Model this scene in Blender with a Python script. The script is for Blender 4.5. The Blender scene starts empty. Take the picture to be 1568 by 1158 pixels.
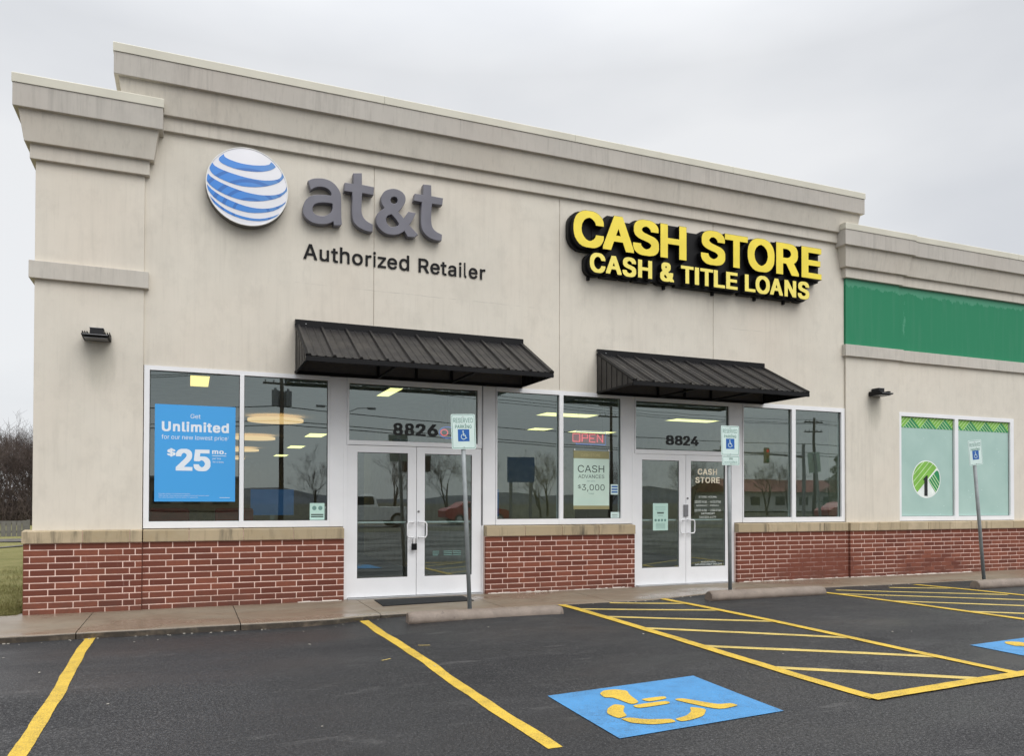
import bpy, bmesh, math, random
from mathutils import Vector, Matrix
random.seed(7)
PI = math.pi
S = bpy.context.scene
COL = S.collection

# ------------------------------------------------------------ camera, sky, light, exposure
cam_d = bpy.data.cameras.new('camera')
cam_d.lens = 36 * 1200.1 / 1568
cam_d.sensor_width = 36
cam_d.shift_y = 0.1112
cam_d.clip_start = 0.05
cam_d.clip_end = 3000
cam = bpy.data.objects.new('camera', cam_d)
COL.objects.link(cam)
cam.matrix_world = Matrix(((0.92430, -0.00696, -0.38161, 0.0),
                           (-0.38166, -0.01081, -0.92424, -11.2),
                           (0.00231, 0.99992, -0.01265, 1.362),
                           (0, 0, 0, 1)))
S.camera = cam

SUN_EL, SUN_AZ = math.radians(47), math.radians(18)      # azimuth from the camera side (-y) towards +x
W = bpy.data.worlds.new('World')
S.world = W
W.use_nodes = True
wn, wl = W.node_tree.nodes, W.node_tree.links
wn.clear()
w_out = wn.new('ShaderNodeOutputWorld')
w_sky = wn.new('ShaderNodeTexSky')
w_sky.sky_type = 'NISHITA'
w_sky.sun_disc = False
w_sky.sun_elevation = SUN_EL
w_sky.sun_rotation = math.radians(180) - SUN_AZ
w_b1 = wn.new('ShaderNodeBackground')
w_b1.inputs[1].default_value = 0.1
wl.new(w_sky.outputs[0], w_b1.inputs[0])
# the overcast layer: soft grey cloud, brighter overhead as an overcast sky is
w_tc = wn.new('ShaderNodeTexCoord')
w_mp = wn.new('ShaderNodeMapping')
w_mp.inputs['Scale'].default_value = (1, 1, 2.6)
wl.new(w_tc.outputs['Generated'], w_mp.inputs[0])
w_n = wn.new('ShaderNodeTexNoise')
w_n.inputs['Scale'].default_value = 1.7
w_n.inputs['Detail'].default_value = 5
w_n.inputs['Roughness'].default_value = 0.45
wl.new(w_mp.outputs[0], w_n.inputs['Vector'])
w_r = wn.new('ShaderNodeValToRGB')
w_r.color_ramp.elements[0].position = 0.36
w_r.color_ramp.elements[0].color = (0.70, 0.72, 0.755, 1)
w_r.color_ramp.elements[1].position = 0.62
w_r.color_ramp.elements[1].color = (0.885, 0.895, 0.91, 1)
wl.new(w_n.outputs['Fac'], w_r.inputs[0])
w_s = wn.new('ShaderNodeSeparateXYZ')
wl.new(w_tc.outputs['Generated'], w_s.inputs[0])
w_mr = wn.new('ShaderNodeMapRange')
w_mr.inputs['From Min'].default_value = 0.48
w_mr.inputs['From Max'].default_value = 1.0
w_mr.inputs['To Min'].default_value = 1.0
w_mr.inputs['To Max'].default_value = 3.3
wl.new(w_s.outputs['Z'], w_mr.inputs['Value'])
w_b2 = wn.new('ShaderNodeBackground')
wl.new(w_r.outputs[0], w_b2.inputs[0])
wl.new(w_mr.outputs[0], w_b2.inputs[1])
w_mix = wn.new('ShaderNodeMixShader')
w_mix.inputs[0].default_value = 0.93
wl.new(w_b1.outputs[0], w_mix.inputs[1])
wl.new(w_b2.outputs[0], w_mix.inputs[2])
wl.new(w_mix.outputs[0], w_out.inputs[0])

sun_d = bpy.data.lights.new('sun', 'SUN')
sun_d.energy = 1.5
sun_d.angle = math.radians(50)
sun_d.color = (1.0, 0.97, 0.93)
sun = bpy.data.objects.new('sun', sun_d)
COL.objects.link(sun)
sdir = Vector((math.sin(SUN_AZ) * math.cos(SUN_EL), -math.cos(SUN_AZ) * math.cos(SUN_EL), math.sin(SUN_EL)))
sun.rotation_euler = sdir.to_track_quat('Z', 'Y').to_euler()
sun.location = sdir * 60

S.view_settings.view_transform = 'Standard'
S.view_settings.look = 'None'
S.view_settings.exposure = 0.0
S.view_settings.gamma = 1.0
S.view_settings.use_curve_mapping = False
S.render.engine = 'CYCLES'
S.cycles.transparent_max_bounces = 16
S.cycles.max_bounces = 8

# ------------------------------------------------------------ node helpers and materials
class NT:
    def __init__(s, name):
        s.m = bpy.data.materials.new(name)
        s.m.use_nodes = True
        s.n, s.l = s.m.node_tree.nodes, s.m.node_tree.links
        s.n.clear()
        s.out = s.n.new('ShaderNodeOutputMaterial')
        s.tc = s.n.new('ShaderNodeTexCoord')
        s.obj = s.tc.outputs['Object']
    def put(s, sock, v):
        if isinstance(v, bpy.types.NodeSocket): s.l.new(v, sock)
        elif v is not None:
            if isinstance(v, tuple) and len(v) == 3 and sock.type == 'RGBA': v = (*v, 1)
            sock.default_value = v
    def pos(s):
        g = s.n.new('ShaderNodeNewGeometry')
        return g.outputs['Position']
    def map(s, vec, scale=(1, 1, 1), loc=(0, 0, 0)):
        m = s.n.new('ShaderNodeMapping')
        m.inputs['Scale'].default_value = scale
        m.inputs['Location'].default_value = loc
        s.l.new(vec, m.inputs[0]); return m.outputs[0]
    def noise(s, vec, scale, detail=3, rough=.5, dist=0):
        t = s.n.new('ShaderNodeTexNoise')
        t.inputs['Scale'].default_value = scale
        t.inputs['Detail'].default_value = detail
        t.inputs['Roughness'].default_value = rough
        t.inputs['Distortion'].default_value = dist
        s.l.new(vec, t.inputs['Vector']); return t.outputs['Fac']
    def vor(s, vec, scale):
        t = s.n.new('ShaderNodeTexVoronoi')
        t.inputs['Scale'].default_value = scale
        s.l.new(vec, t.inputs['Vector']); return t.outputs['Distance']
    def ramp(s, fac, a, b, c0=(0, 0, 0), c1=(1, 1, 1)):
        r = s.n.new('ShaderNodeValToRGB')
        e = r.color_ramp.elements
        e[0].position, e[1].position = a, b
        e[0].color, e[1].color = (*c0, 1), (*c1, 1)
        s.l.new(fac, r.inputs[0]); return r.outputs[0]
    def rng(s, v, a, b, c=0., d=1.):
        m = s.n.new('ShaderNodeMapRange')
        for i, x in zip(('From Min', 'From Max', 'To Min', 'To Max'), (a, b, c, d)): m.inputs[i].default_value = x
        s.l.new(v, m.inputs['Value']); return m.outputs[0]
    def mix(s, f, a, b, mode='MIX'):
        m = s.n.new('ShaderNodeMix'); m.data_type = 'RGBA'; m.blend_type = mode
        s.put(m.inputs[0], f); s.put(m.inputs[6], a); s.put(m.inputs[7], b)
        return m.outputs[2]
    def math(s, op, a, b=0.):
        m = s.n.new('ShaderNodeMath'); m.operation = op
        s.put(m.inputs[0], a); s.put(m.inputs[1], b); return m.outputs[0]
    def xyz(s, v):
        x = s.n.new('ShaderNodeSeparateXYZ'); s.l.new(v, x.inputs[0]); return x.outputs
    def bump(s, h, strength=.3, dist=.01):
        b = s.n.new('ShaderNodeBump')
        b.inputs['Strength'].default_value = strength
        b.inputs['Distance'].default_value = dist
        s.l.new(h, b.inputs['Height']); return b.outputs[0]
    def bsdf(s, color, rough=.6, metal=0., spec=.5, normal=None, emit=None, es=0.):
        p = s.n.new('ShaderNodeBsdfPrincipled')
        s.put(p.inputs['Base Color'], color); s.put(p.inputs['Roughness'], rough)
        s.put(p.inputs['Metallic'], metal)
        s.put(p.inputs['Specular IOR Level'], spec)
        if normal is not None: s.l.new(normal, p.inputs['Normal'])
        if emit is not None:
            s.put(p.inputs['Emission Color'], emit); p.inputs['Emission Strength'].default_value = es
        s.l.new(p.outputs[0], s.out.inputs[0]); return s.m

def plain(name, c, rough=.6, metal=0., spec=.5, var=.12, vs=6., bumps=0., es=0.):
    t = NT(name)
    n = t.noise(t.pos(), vs, 4)
    lo = tuple(x * (1 - var) for x in c); hi = tuple(min(1, x * (1 + var)) for x in c)
    col = t.ramp(n, .3, .7, lo, hi)
    nb = t.bump(t.noise(t.pos(), 120, 2), bumps, .002) if bumps else None
    return t.bsdf(col, rough, metal, spec, nb, emit=(c if es else None), es=es)

def stucco(name, base, grime, gamt, crack=False):
    t = NT(name); p = t.pos()
    mott = t.noise(p, .9, 5, .6)
    c = t.mix(t.ramp(mott, .3, .72), tuple(x * .93 for x in base), tuple(x * 1.05 for x in base))
    blot = t.noise(t.map(p, (1, 1, .7), (2, 5, 1)), 3.2, 5, .7)
    c = t.mix(t.rng(blot, .5, .66, 0, .5), c, tuple(x * .84 for x in base))
    blot2 = t.noise(t.map(p, (1, 1, 1), (7, 1, 3)), 1.9, 4, .65)
    c = t.mix(t.rng(blot2, .55, .7, 0, .3), c, tuple(min(.9, x * 1.1) for x in base))
    pink = t.noise(t.map(p, (1, 1, .8), (4, 2, 9)), .55, 3)
    c = t.mix(t.rng(pink, .45, .75, 0, .35), c, tuple(a * b for a, b in zip(base, (1.03, .955, .92))))
    st = t.noise(t.map(p, (7, 7, .35)), 1.6, 4, .65)
    big = t.noise(p, .7, 2)
    f = t.math('MULTIPLY', t.rng(st, .5, .78), t.rng(big, .35, .7))
    c = t.mix(t.math('MULTIPLY', f, gamt), c, grime)
    fine = t.noise(t.map(p, (22, 22, 1.2)), 1.5, 3, .7)
    c = t.mix(t.math('MULTIPLY', t.rng(fine, .55, .8), gamt * .55), c, grime)
    if crack:
        x, y, z = t.xyz(p)
        # rust-grey run-off stain on the pier under each wall lamp
        for lx in (-1.06, 12.08):
            a = t.math('POWER', t.math('DIVIDE', t.math('SUBTRACT', x, lx), .19), 2)
            b = t.math('POWER', t.math('DIVIDE', t.math('SUBTRACT', z, 3.17), .42), 2)
            d = t.math('ADD', t.math('ADD', a, b), t.math('MULTIPLY', t.math('SUBTRACT', t.noise(t.map(p, (5, 5, .8)), 2.4, 4, .7), .5), 1.6))
            c = t.mix(t.rng(d, .1, 1.2, .42, 0), c, (.36, .35, .29))
        wob = t.math('MULTIPLY', t.math('SUBTRACT', t.noise(p, 2.5, 3), .5), .05)
        d = t.math('ABSOLUTE', t.math('SUBTRACT', t.math('ADD', z, wob), 4.41))
        m = t.math('MULTIPLY', t.math('LESS_THAN', d, .005), t.math('MULTIPLY', t.math('GREATER_THAN', x, 1.35), t.math('LESS_THAN', x, 5.0)))
        m2 = t.math('MULTIPLY', t.math('LESS_THAN', d, .005), t.math('MULTIPLY', t.math('GREATER_THAN', x, 8.4), t.math('LESS_THAN', x, 9.7)))
        c = t.mix(t.math('MULTIPLY', t.math('ADD', m, m2), t.rng(t.noise(p, 4, 2), .4, .6, .0, .4)), c, tuple(v * .55 for v in base))
    b = t.bump(t.noise(p, 160, 3, .7), .35, .003)
    return t.bsdf(c, .88, 0, .25, b)

M = {}
M['stucco'] = stucco('stucco', (.70, .655, .57), (.45, .415, .355), .42, True)
M['stucco_dirty'] = stucco('stucco_weathered', (.50, .47, .425), (.22, .21, .19), .7)
M['moulding'] = stucco('stucco_moulding', (.60, .56, .49), (.32, .30, .265), .6)
M['belt'] = stucco('stucco_belt', (.56, .53, .475), (.28, .265, .235), .65)
M['coping'] = plain('coping_metal', (.62, .595, .50), .5, .0, .4, .06, 2)

def green_paint():
    t = NT('green_wall_paint'); p = t.pos(); x, y, z = t.xyz(p)
    n = t.noise(t.map(p, (1.3, 1, .8)), 4.5, 6, .75)
    top = t.rng(z, 5.28, 5.5, 0, .55)
    m = t.rng(t.math('ADD', n, top), .86, .90)
    e1 = t.rng(t.math('ABSOLUTE', t.math('SUBTRACT', x, 12.9)), 0, .22, .42, 0)
    m = t.math('MAXIMUM', m, t.rng(t.math('ADD', n, e1), .9, .95))
    e2 = t.rng(t.math('ABSOLUTE', t.math('SUBTRACT', x, 16.6)), 0, .5, .42, 0)
    m = t.math('MAXIMUM', m, t.rng(t.math('ADD', n, e2), .86, .92))
    c = t.mix(t.math('MULTIPLY', m, .5), (.026, .225, .112), (.13, .37, .25))
    c = t.mix(t.rng(t.noise(t.map(p, (5, 5, .4)), 2, 4), .5, .8, 0, .25), c, (.10, .27, .18))
    return t.bsdf(c, .6, 0, .2, t.bump(t.noise(p, 160, 3, .7), .3, .003))
M['green'] = green_paint()

def brick_mat():
    t = NT('red_brick'); p = t.pos()
    oi = t.n.new('ShaderNodeObjectInfo')
    c = t.ramp(oi.outputs['Random'], 0, 1, (.130, .038, .024), (.245, .080, .047))
    n = t.noise(p, 22, 4, .7)
    c = t.mix(t.rng(n, .35, .7, 0, .35), c, (.115, .040, .034))
    # white runs left by water in a few places
    st = t.noise(t.map(p, (9, 9, .5)), 1.3, 3, .6)
    z = t.xyz(p)[2]
    ef = t.math('MULTIPLY', t.rng(st, .66, .74), t.rng(t.noise(p, 3.5, 3), .5, .62))
    c = t.mix(t.math('MULTIPLY', ef, .35), c, (.52, .38, .34))
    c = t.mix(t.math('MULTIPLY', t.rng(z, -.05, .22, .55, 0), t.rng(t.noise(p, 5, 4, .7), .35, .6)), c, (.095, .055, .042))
    sp = t.rng(t.noise(p, 300, 2), .6, .75, 0, .3)
    c = t.mix(sp, c, (.27, .11, .08))
    return t.bsdf(c, .8, 0, .3, t.bump(t.noise(p, 90, 4, .7), .4, .003))
M['brick'] = brick_mat()

def mortar_mat():
    t = NT('mortar'); p = t.pos(); x, y, z = t.xyz(p)
    c = t.ramp(t.noise(p, 9, 3), .3, .7, (.80, .57, .49), (.97, .75, .66))
    c = t.mix(t.rng(t.noise(p, 2.6, 5, .7), .5, .7, 0, .5), c, (.42, .27, .21))
    c = t.mix(t.math('MULTIPLY', t.rng(z, -.05, .2, .5, 0), t.rng(t.noise(p, 4, 4, .7), .35, .6)), c, (.25, .16, .12))
    def patch(cx, cz, rx, rz):
        a = t.math('POWER', t.math('DIVIDE', t.math('SUBTRACT', x, cx), rx), 2)
        b = t.math('POWER', t.math('DIVIDE', t.math('SUBTRACT', z, cz), rz), 2)
        d = t.math('ADD', t.math('ADD', a, b), t.math('MULTIPLY', t.math('SUBTRACT', t.noise(p, 3, 4, .7), .5), 1.3))
        return t.math('MULTIPLY', t.rng(d, .55, 1.35, 1., 0), t.rng(t.noise(t.map(p, (2, 2, 14)), 3, 3), .35, .62, 1.0, .62))
    m = patch(10.75, .1, 1.05, .40)
    m = t.math('MAXIMUM', m, patch(13.5, .05, .95, .36))
    c = t.mix(m, c, (.16, .050, .038))
    return t.bsdf(c, .9, 0, .2, t.bump(t.noise(p, 200, 3), .4, .002))
M['mortar'] = mortar_mat()

def sill_mat():
    t = NT('cast_stone'); p = t.pos()
    oi = t.n.new('ShaderNodeObjectInfo')
    c = t.ramp(oi.outputs['Random'], 0, 1, (.38, .30, .185), (.55, .45, .31))
    c = t.mix(t.rng(t.noise(p, 5, 5, .65), .35, .7), c, (.42, .345, .23))
    dk = t.math('MULTIPLY', t.rng(t.noise(t.map(p, (6, 6, .7), (3, 1, 2)), 1.6, 4, .7), .5, .68), t.rng(t.noise(p, 1.1, 2), .4, .62))
    c = t.mix(t.math('MULTIPLY', dk, .9), c, (.10, .088, .065))
    return t.bsdf(c, .82, 0, .3, t.bump(t.noise(p, 70, 4), .3, .003))
M['sill'] = sill_mat()

M['alu'] = plain('white_aluminium', (.83, .835, .85), .38, .0, .5, .03, 3)
M['alu_dark'] = plain('dark_gasket', (.02, .021, .022), .6)
M['steel'] = plain('brushed_steel', (.55, .56, .57), .3, .9)
M['grey_lock'] = plain('grey_lock', (.24, .24, .25), .45, .5)

def glass(name, tint, ior, gl=(.88, 1, .98)):
    t = NT(name)
    tr = t.n.new('ShaderNodeBsdfTransparent'); tr.inputs[0].default_value = (*tint, 1)
    g = t.n.new('ShaderNodeBsdfGlossy'); g.inputs['Roughness'].default_value = 0.0
    g.inputs['Color'].default_value = (*gl, 1)
    wv = t.bump(t.noise(t.pos(), 1.1, 1), .006, .1)
    t.l.new(wv, g.inputs['Normal'])
    # Schlick reflectance of the coated double glazing, on the outer face of each pane
    lw = t.n.new('ShaderNodeLayerWeight'); lw.inputs[0].default_value = .5
    sch = t.math('ADD', t.math('MULTIPLY', t.math('POWER', lw.outputs['Facing'], 5.0), 1 - ior), ior)
    geo = t.n.new('ShaderNodeNewGeometry')
    f = t.math('MULTIPLY', sch, t.math('SUBTRACT', 1.0, geo.outputs['Backfacing']))
    mx = t.n.new('ShaderNodeMixShader')
    t.l.new(f, mx.inputs[0]); t.l.new(tr.outputs[0], mx.inputs[1]); t.l.new(g.outputs[0], mx.inputs[2])
    t.l.new(mx.outputs[0], t.out.inputs[0])
    return t.m
M['glass'] = glass('window_glass', (.78, .85, .83), .21)

def film():
    t = NT('frosted_film'); p = t.pos()
    c = t.ramp(t.noise(p, 1.6, 4), .3, .7, (.36, .53, .48), (.43, .60, .545))
    v = t.vor(t.map(p, (1, 1, 1)), 9)
    sp = t.math('MULTIPLY', t.math('LESS_THAN', v, .10), t.rng(t.noise(p, 1.3, 2), .5, .6))
    c = t.mix(t.math('MULTIPLY', sp, .6), c, (.75, .85, .82))
    return t.bsdf(c, .35, 0, .5)
M['film'] = film()

def metal_roof():
    t = NT('dark_bronze_metal'); p = t.pos()
    c = t.ramp(t.noise(t.map(p, (9, 2, 2)), 1.5, 4), .3, .75, (.010, .0095, .010), (.022, .020, .020))
    c = t.mix(t.rng(t.noise(p, 45, 2), .74, .78, 0, .5), c, (.3, .3, .3))
    return t.bsdf(c, t.rng(t.noise(p, 4, 3), .3, .7, .32, .55), .0, .5)
M['bronze'] = metal_roof()
M['black'] = plain('black_paint', (.008, .008, .009), .5, 0, .18)
M['black_matte'] = plain('black_matte', (.015, .015, .017), .8)
M['under'] = plain('shaded_wall_tone', (.11, .10, .095), .7)  # dark tone for stucco in the awning's shade

def letter_grey():
    t = NT('grey_letter'); p = t.pos()
    c = t.ramp(t.noise(p, 3, 2), .3, .7, (.125, .123, .15), (.16, .158, .188))
    return t.bsdf(c, .42, 0, .5)
M['lgrey'] = letter_grey()
M['lblack'] = plain('black_letter', (.008, .008, .009), .6, 0, .2)
M['yellow'] = plain('yellow_sign_face', (.90, .72, .06), .4, 0, .5, .08, 3)
M['yellow_small'] = plain('yellow_small_sign_face', (.92, .78, .16), .4, 0, .5, .05, 3)
M['white'] = plain('white_sign_face', (.80, .80, .84), .3, 0, .5, .03, 2)
M['rim'] = plain('white_rim', (.82, .82, .80), .4)
def globe_blue():
    t = NT('globe_blue'); p = t.pos(); x, y, z = t.xyz(p)
    dx = t.math('SUBTRACT', x, .76); dz = t.math('SUBTRACT', z, 5.22)
    d = t.math('SQRT', t.math('ADD', t.math('MULTIPLY', t.math('MULTIPLY', dx, dx), .8), t.math('MULTIPLY', dz, dz)))
    def ring(r, w):
        return t.math('LESS_THAN', t.math('ABSOLUTE', t.math('SUBTRACT', d, r)), w)
    m = t.math('MAXIMUM', ring(.21, .016), t.math('MAXIMUM', ring(.335, .02), t.math('MAXIMUM', ring(.45, .022), ring(.60, .02))))
    right = t.rng(x, .6, 1.15)
    c = t.mix(right, (.055, .25, .70), (.09, .25, .56))
    c = t.mix(t.math('MULTIPLY', m, .75), c, (.03, .14, .46))
    return t.bsdf(c, .3, 0, .5)
M['gblue'] = globe_blue()

M['poster_blue'] = plain('poster_blue', (.055, .36, .78), .5, 0, .5, .02, 1)
M['poster_white'] = plain('poster_white', (.78, .84, .90), .5, 0, .5, .02, 1)
M['paper'] = plain('aqua_paper', (.52, .74, .66), .6, 0, .4, .05, 3)
M['paper_pale'] = plain('pale_green_paper', (.57, .72, .63), .6, 0, .4, .05, 2)
M['gold'] = plain('gold_band', (.30, .28, .14), .6, 0, .4, .06, 3)
M['gold_pale'] = plain('gold_band_print', (.50, .44, .22), .6, 0, .4, .06, 3)
M['ink'] = plain('dark_green_ink', (.045, .075, .065), .6)
M['ink_mid'] = plain('mid_green_ink', (.16, .30, .27), .6)
M['sign_white'] = plain('reflective_sign_white', (.66, .80, .76), .35, 0, .5, .04, 9)
M['sign_green'] = plain('sign_green', (.07, .22, .17), .4)
M['sign_blue'] = plain('sign_blue', (.012, .11, .40), .35)
M['cream'] = plain('cream_lettering', (.85, .78, .60), .5)
M['number'] = plain('charcoal_number', (.010, .012, .012), .6)
M['leaf_green'] = plain('light_green_print', (.22, .50, .07), .5)
M['deep_green'] = plain('deep_green_print', (.02, .26, .09), .5)
M['pale_line'] = plain('pale_line_print', (.62, .82, .45), .5)
M['white_print'] = plain('white_print', (.82, .88, .84), .5)
M['neon_red'] = plain('neon_red', (1.0, .10, .13), .5, es=1.1)
M['neon_blue'] = plain('neon_blue', (.10, .20, .8), .5, es=.5)
M['neon_back'] = plain('neon_red_panel', (.42, .03, .05), .5)
M['light_warm'] = plain('lit_diffuser', (1.0, .70, .22), .5, es=2.4, var=.02)
M['light_lime'] = plain('lit_diffuser_pale', (1.0, .88, .34), .5, es=2.6, var=.02)
M['light_disc'] = plain('lit_disc', (1.0, .60, .27), .5, es=1.3, var=.02)

def asphalt():
    t = NT('asphalt'); p = t.pos(); x, y, z = t.xyz(p)
    c = t.ramp(t.noise(p, .35, 4, .6), .3, .72, (.012, .012, .0135), (.023, .023, .0255))
    c = t.mix(t.rng(t.noise(t.map(p, (.7, 2.2, 1)), .9, 5, .65), .55, .75, 0, .5), c, (.062, .061, .064))
    agg = t.noise(p, 55, 4, .85)
    c = t.mix(t.rng(agg, .50, .64, 0, .85), c, (.135, .132, .13))
    c = t.mix(t.rng(t.noise(p, 38, 3, .75), .40, .50, .8, 0), c, (.006, .006, .007))
    v = t.vor(p, 85)
    c = t.mix(t.math('MULTIPLY', t.math('LESS_THAN', v, .16), .6), c, (.26, .255, .25))
    # older, paler and darker patches and faint wheel scuffs
    c = t.mix(t.rng(t.noise(t.map(p, (1, 1, 1), (11, 3, 0)), .22, 3, .5), .5, .6, 0, .35), c, (.010, .010, .011))
    sc = t.noise(t.map(p, (.35, 4.5, 1), (2, 9, 0)), 1.7, 5, .7)
    c = t.mix(t.math('MULTIPLY', t.rng(sc, .63, .70, 0, .5), t.rng(t.noise(p, .9, 2), .5, .62)), c, (.15, .145, .14))
    dr = t.noise(t.map(p, (1, 1, 1), (1, 8, 0)), 1.1, 2, .4)
    c = t.mix(t.rng(dr, .70, .74, 0, .6), c, (.009, .009, .010))
    # rusty clay stain lying in front of the left window
    a = t.math('POWER', t.math('DIVIDE', t.math('SUBTRACT', x, .25), 1.5), 2)
    b = t.math('POWER', t.math('DIVIDE', t.math('ADD', y, 2.55), .55), 2)
    d = t.math('ADD', t.math('ADD', a, b), t.math('MULTIPLY', t.math('SUBTRACT', t.noise(p, 2.2, 5, .7), .5), 2.2))
    c = t.mix(t.rng(d, .2, 1.3, .22, 0), c, (.085, .050, .038))
    c = t.mix(t.math('MULTIPLY', t.rng(y, -4.2, -2.0, 0, .55), t.rng(t.noise(p, .8, 4, .6), .3, .6, .5, 1)), c, (.010, .010, .011))  # damp and low-angle darkening towards the kerb, put into the colour
    du = t.rng(t.noise(t.map(p, (.8, 2.6, 1), (5, 3, 0)), 1.6, 6, .72), .60, .70, 0, .3)
    c = t.mix(du, c, (.16, .155, .15))
    wet = t.noise(t.map(p, (.8, 1.6, 1), (1, 7, 0)), .45, 4, .55)
    rough = t.rng(wet, .42, .64, .42, .78)
    wx = t.math('MULTIPLY', t.rng(x, -2.6, -1.2, 1, 0), t.rng(t.noise(t.map(p, (.5, 3, 1)), 1.2, 4, .6), .5, .62))
    rough = t.math('SUBTRACT', rough, t.math('MULTIPLY', wx, .36))
    hb = t.bump(t.noise(p, 90, 3, .7), .8, .012)
    return t.bsdf(c, rough, 0, .38, hb)
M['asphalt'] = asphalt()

def concrete(name, base, dark, wetmin=.28, tone=1.):
    t = NT(name); p = t.pos(); x, y, z = t.xyz(p)
    c = t.mix(t.ramp(t.noise(p, 1.3, 5, .65), .3, .7), tuple(v * .85 for v in base), tuple(v * 1.12 for v in base))
    c = t.mix(t.rng(t.noise(p, 3.1, 5, .7), .52, .72, 0, .55), c, dark)
    red = t.math('MULTIPLY', t.rng(t.noise(t.map(p, (.5, 1.4, 1), (9, 1, 0)), 1.1, 3), .42, .7, 0, .45), 1.)
    c = t.mix(red, c, (.20, .125, .08))
    c = t.mix(t.rng(t.noise(p, 120, 2), .58, .8, 0, .3), c, tuple(v * 1.5 for v in base))
    low = t.rng(z, -.052, -.040, .85, 0)        # the soiled kerb face below the walking surface
    low = t.math('MULTIPLY', low, t.rng(t.noise(p, 7, 4, .7), .3, .52, .45, 1))
    c = t.mix(low, c, (.028, .025, .021))
    rough = t.rng(t.noise(t.map(p, (.6, 1.2, 1)), .8, 3), .4, .62, wetmin, .72)
    return t.bsdf(c, rough, 0, .5, t.bump(t.noise(p, 60, 4, .7), .25, .004))
M['concrete'] = concrete('sidewalk_concrete', (.225, .185, .135), (.135, .105, .075), .22)
def stopmat():
    t = NT('parking_stop_concrete'); p = t.pos()
    c = t.ramp(t.noise(p, 4, 5, .7), .3, .7, (.17, .135, .11), (.27, .22, .18))
    c = t.mix(t.rng(t.noise(p, 14, 4, .7), .6, .75, 0, .8), c, (.06, .052, .045))
    c = t.mix(t.rng(t.noise(p, 90, 2), .62, .75, 0, .4), c, (.42, .37, .32))
    return t.bsdf(c, .6, 0, .4, t.bump(t.noise(p, 50, 4, .7), .5, .006))
M['stop'] = stopmat()

def road_paint(name, col, dark, wear):
    t = NT(name); p = t.pos()
    c = t.mix(t.ramp(t.noise(p, 5, 4, .6), .3, .7), tuple(v * .88 for v in col), tuple(v * 1.08 for v in col))
    c = t.mix(t.rng(t.noise(p, 150, 3, .7), wear, wear + .12, 0, .75), c, dark)
    c = t.mix(t.rng(t.noise(p, 11, 4, .7), .64, .72, 0, .5), c, dark)
    # scuffed patches where the asphalt shows through
    wr = t.math('MULTIPLY', t.rng(t.noise(p, 3.2, 4, .7), .46, .64), t.rng(t.noise(p, 70, 3, .8), .46, .54))
    c = t.mix(t.math('MULTIPLY', wr, .42), c, (.035, .034, .033))
    return t.bsdf(c, .65, 0, .35, t.bump(t.noise(p, 90, 3, .7), .7, .008))
M['line'] = road_paint('yellow_road_paint', (.68, .455, .05), (.26, .19, .06), .50)
M['line_pale'] = road_paint('faded_yellow_road_paint', (.62, .47, .14), (.26, .20, .08), .52)
M['blue_paint'] = road_paint('blue_road_paint', (.060, .255, .53), (.10, .24, .42), .47)
M['post'] = plain('galvanised_steel', (.27, .295, .30), .5, .1, .5, .15, 8)

def grass_mat():
    t = NT('grass'); p = t.pos()
    c = t.ramp(t.noise(p, 1.4, 5, .7), .3, .7, (.15, .155, .045), (.27, .25, .10))
    c = t.mix(t.rng(t.noise(p, 14, 4, .7), .45, .7, 0, .6), c, (.30, .25, .13))
    return t.bsdf(c, .9, 0, .2, t.bump(t.noise(p, 40, 4, .7), .8, .03))
M['grass'] = grass_mat()
M['bark'] = plain('bark', (.075, .060, .052), .9, 0, .2, .3, 5)
M['twig'] = plain('twig', (.085, .066, .058), .9, 0, .2, .3, 5)
M['leafy'] = plain('evergreen_leaves', (.05, .075, .03), .8, 0, .2, .3, 1)
M['fence_wood'] = plain('weathered_board', (.17, .165, .155), .85, 0, .2, .15, 6)
M['ply'] = plain('plywood', (.2, .13, .08), .7)
M['room_wall'] = plain('interior_wall', (.55, .55, .53), .8)
M['room_ceiling'] = plain('ceiling_tile', (.5, .52, .51), .9)
M['room_floor'] = plain('dark_carpet', (.06, .055, .05), .95)
M['dark_wood'] = plain('dark_wood', (.05, .03, .02), .5)
M['red_fabric'] = plain('red_fabric', (.55, .05, .04), .85)
M['display_blue'] = plain('blue_display', (.06, .20, .5), .4, es=.25)
M['wire'] = plain('cable', (.02, .02, .02), .6)
M['pole_wood'] = plain('pole_wood', (.07, .052, .04), .9)
M['truck_white'] = plain('white_car_paint', (.72, .72, .72), .25)
M['truck_red'] = plain('red_car_paint', (.32, .02, .02), .25)
M['car_glass'] = plain('car_glass', (.02, .025, .03), .08)
M['tyre'] = plain('tyre', (.02, .02, .02), .85)
M['road'] = plain('road_asphalt', (.06, .06, .062), .7)
M['hill'] = plain('wooded_hill', (.075, .08, .095), .95, 0, .2, .3, .02)
M['mat'] = plain('rubber_mat', (.012, .013, .014), .8, 0, .3, .2, 20)
M['litter'] = plain('pale_litter', (.38, .355, .31), .8)
M['seal'] = plain('white_caulk', (.72, .66, .60), .8)

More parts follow.
